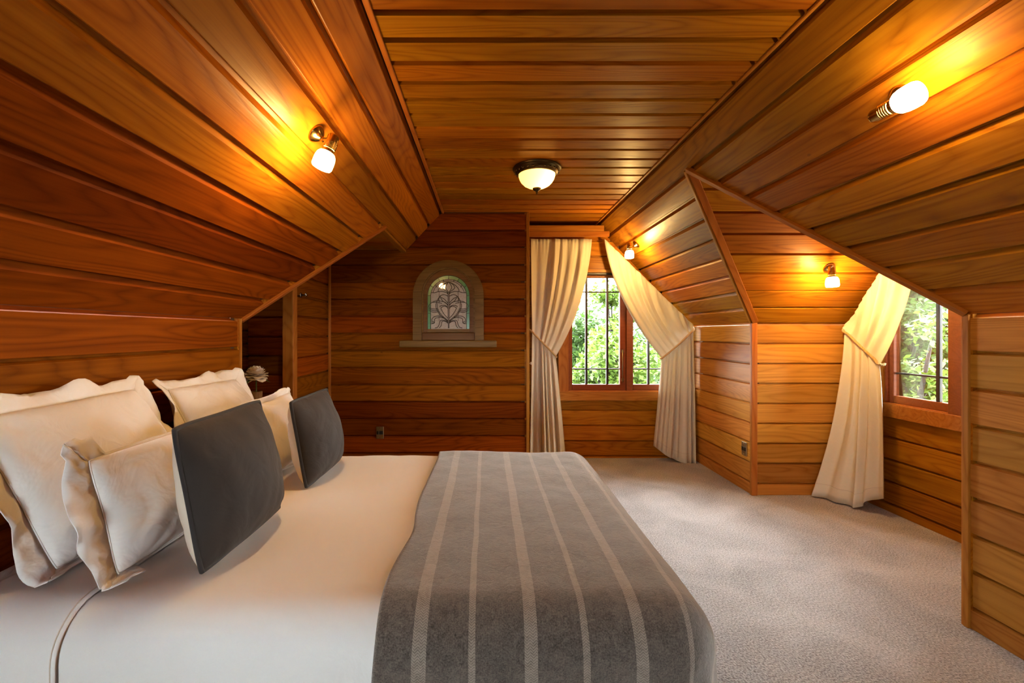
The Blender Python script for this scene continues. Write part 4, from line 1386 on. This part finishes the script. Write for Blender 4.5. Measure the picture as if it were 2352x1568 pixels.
for k in range(64):
    ga = k * 2.39996; f = k / 63
    tilt = 0.15 + 2.0 * f                          # inner petals upright, outer ones open
    ln = .046 + .026 * f * random.uniform(.7, 1.3); wd = .022 + .014 * f
    az = V((math.cos(ga), math.sin(ga), 0)); side = V((-math.sin(ga), math.cos(ga), 0))
    dirp = V((0, 0, 1)) * math.cos(tilt) + az * math.sin(tilt)
    nrm = side.cross(dirp)
    vs, fs = [], []
    for r_ in range(5):
        s = r_ / 4
        wdt = wd * math.sin(PI * min(.98, .12 + .70 * s)) ** .7
        curl = -nrm * .012 * s * s * (1 - f) + nrm * .010 * f * s * s
        for c_ in range(-1, 2):
            vs.append(hd + dirp * ln * s + side * wdt * c_ + curl - nrm * abs(c_) * .006 * s + V((0, 0, .004 * random.uniform(-1, 1))) * (1 if s == 1 else 0))
    for r_ in range(4):
        for c_ in range(2):
            q = r_ * 3 + c_
            fs.append((q, q + 1, q + 4, q + 3))
    mobj('petal', vs, fs, PETAL, FLW, True)
for ga in (0.2, 2.2, 4.4):
    az = V((math.cos(ga), math.sin(ga), 0)); sd = V((-math.sin(ga), math.cos(ga), 0))
    P = [hd - V((0, 0, .02)), hd + az * .04 + sd * .016 - V((0, 0, .025)), hd + az * .085 - V((0, 0, .05)), hd + az * .04 - sd * .016 - V((0, 0, .025))]
    mobj('leaf', P, [(0, 1, 2, 3)], LEAFM, FLW)

# ------------------------------------------------------------------ outside: garden below the windows
gd = MB().box((-40, -40, -2.95), (60, 60, -2.8)).build('ground', GRASS); gd['kind'] = 'structure'
def tree(name, label, base, h, rx, rz, nleaf, leaf, mat, seed, nclump=26, group='garden trees'):
    rnd = random.Random(seed)
    root = empty(name, base); tag(root, label, 'tree', group)
    tr = MB().tube([(0, 0, -.1), (.08, .03, h * .4), (0, 0, h * .8)], [.13, .09, .03], 7)
    c0 = V((0, 0, h - rz))
    clumps = []
    for k in range(nclump):
        d = V((rnd.gauss(0, 1), rnd.gauss(0, 1), rnd.gauss(0, 1))).normalized() * rnd.uniform(.35, 1.0)
        c = c0 + V((d.x * rx, d.y * rx, d.z * rz))
        clumps.append((c, rnd.uniform(.22, .42) * rx))
        tr.tube([(0, 0, max(.2, c.z - rz * .6)), tuple(c * .7 + V((0, 0, c.z * .25))), tuple(c)], [.035, .02, .008], 5)
    tr.build('trunk', BARK, root, True)
    vs, fs = [], []
    for k in range(nleaf):
        c, r = clumps[rnd.randrange(nclump)]
        d = V((rnd.gauss(0, 1), rnd.gauss(0, 1), rnd.gauss(0, .75)))
        d = d.normalized() * r * rnd.random() ** .45
        p = c + d
        a = V((rnd.gauss(0, 1), rnd.gauss(0, 1), rnd.gauss(-.3, .6))).normalized()
        b = a.cross(V((rnd.gauss(0, .5), rnd.gauss(0, .5), 1)))
        if b.length < .01: continue
        b.normalize(); l = leaf * rnd.uniform(.6, 1.25)
        i = len(vs)
        vs += [p - a * l * .5, p + b * l * .28, p + a * l * .55, p - b * l * .28]
        fs.append((i, i + 1, i + 2, i + 3))
    cr = mobj('crown', vs, fs, mat, root)
    return root
G = -2.8
tree('tree', 'bright green leafy tree filling the far window', (2.9, 10.4, G), 5.1, 1.15, 2.3, 13000, .14, LEAF_LIGHT, 1, 44)
tree('tree', 'mid green tree on the right in the far window', (5.1, 12.6, G), 5.9, 1.2, 2.8, 11000, .15, LEAF_MID, 2, 44)
tree('tree', 'wide dark green tree far behind the bright tree in the far window', (4.4, 18.0, G), 5.6, 3.0, 2.4, 14000, .24, LEAF_MID, 3, 60)
tree('shrub', 'pale shrub low on the left in the far window', (1.5, 7.9, G), 3.45, .85, 1.2, 7000, .10, LEAF_MID, 4, 30, group='garden shrubs')
tree('shrub', 'low green shrub on the right in the far window', (3.75, 8.1, G), 3.4, .95, 1.1, 7000, .10, LEAF_MID, 5, 30, group='garden shrubs')
tree('tree', 'dark leafy tree filling the background of the dormer window', (12.2, 13.2, G), 7.6, 2.6, 3.6, 14000, .24, LEAF_DARK, 6, 60)
tree('tree', 'mid green tree seen high through the dormer window', (8.4, 9.0, G), 6.6, 1.3, 1.9, 9000, .15, LEAF_MID, 7, 36)
tree('shrub', 'bright green shrub in the middle of the dormer window', (6.1, 6.4, G), 4.2, .95, 1.5, 9000, .11, LEAF_LIGHT, 8, 36, group='garden shrubs')
tree('shrub', 'pale green shrub at the foot of the dormer window', (4.75, 4.85, G), 3.45, .75, 1.2, 7000, .09, LEAF_MID, 9, 30, group='garden shrubs')
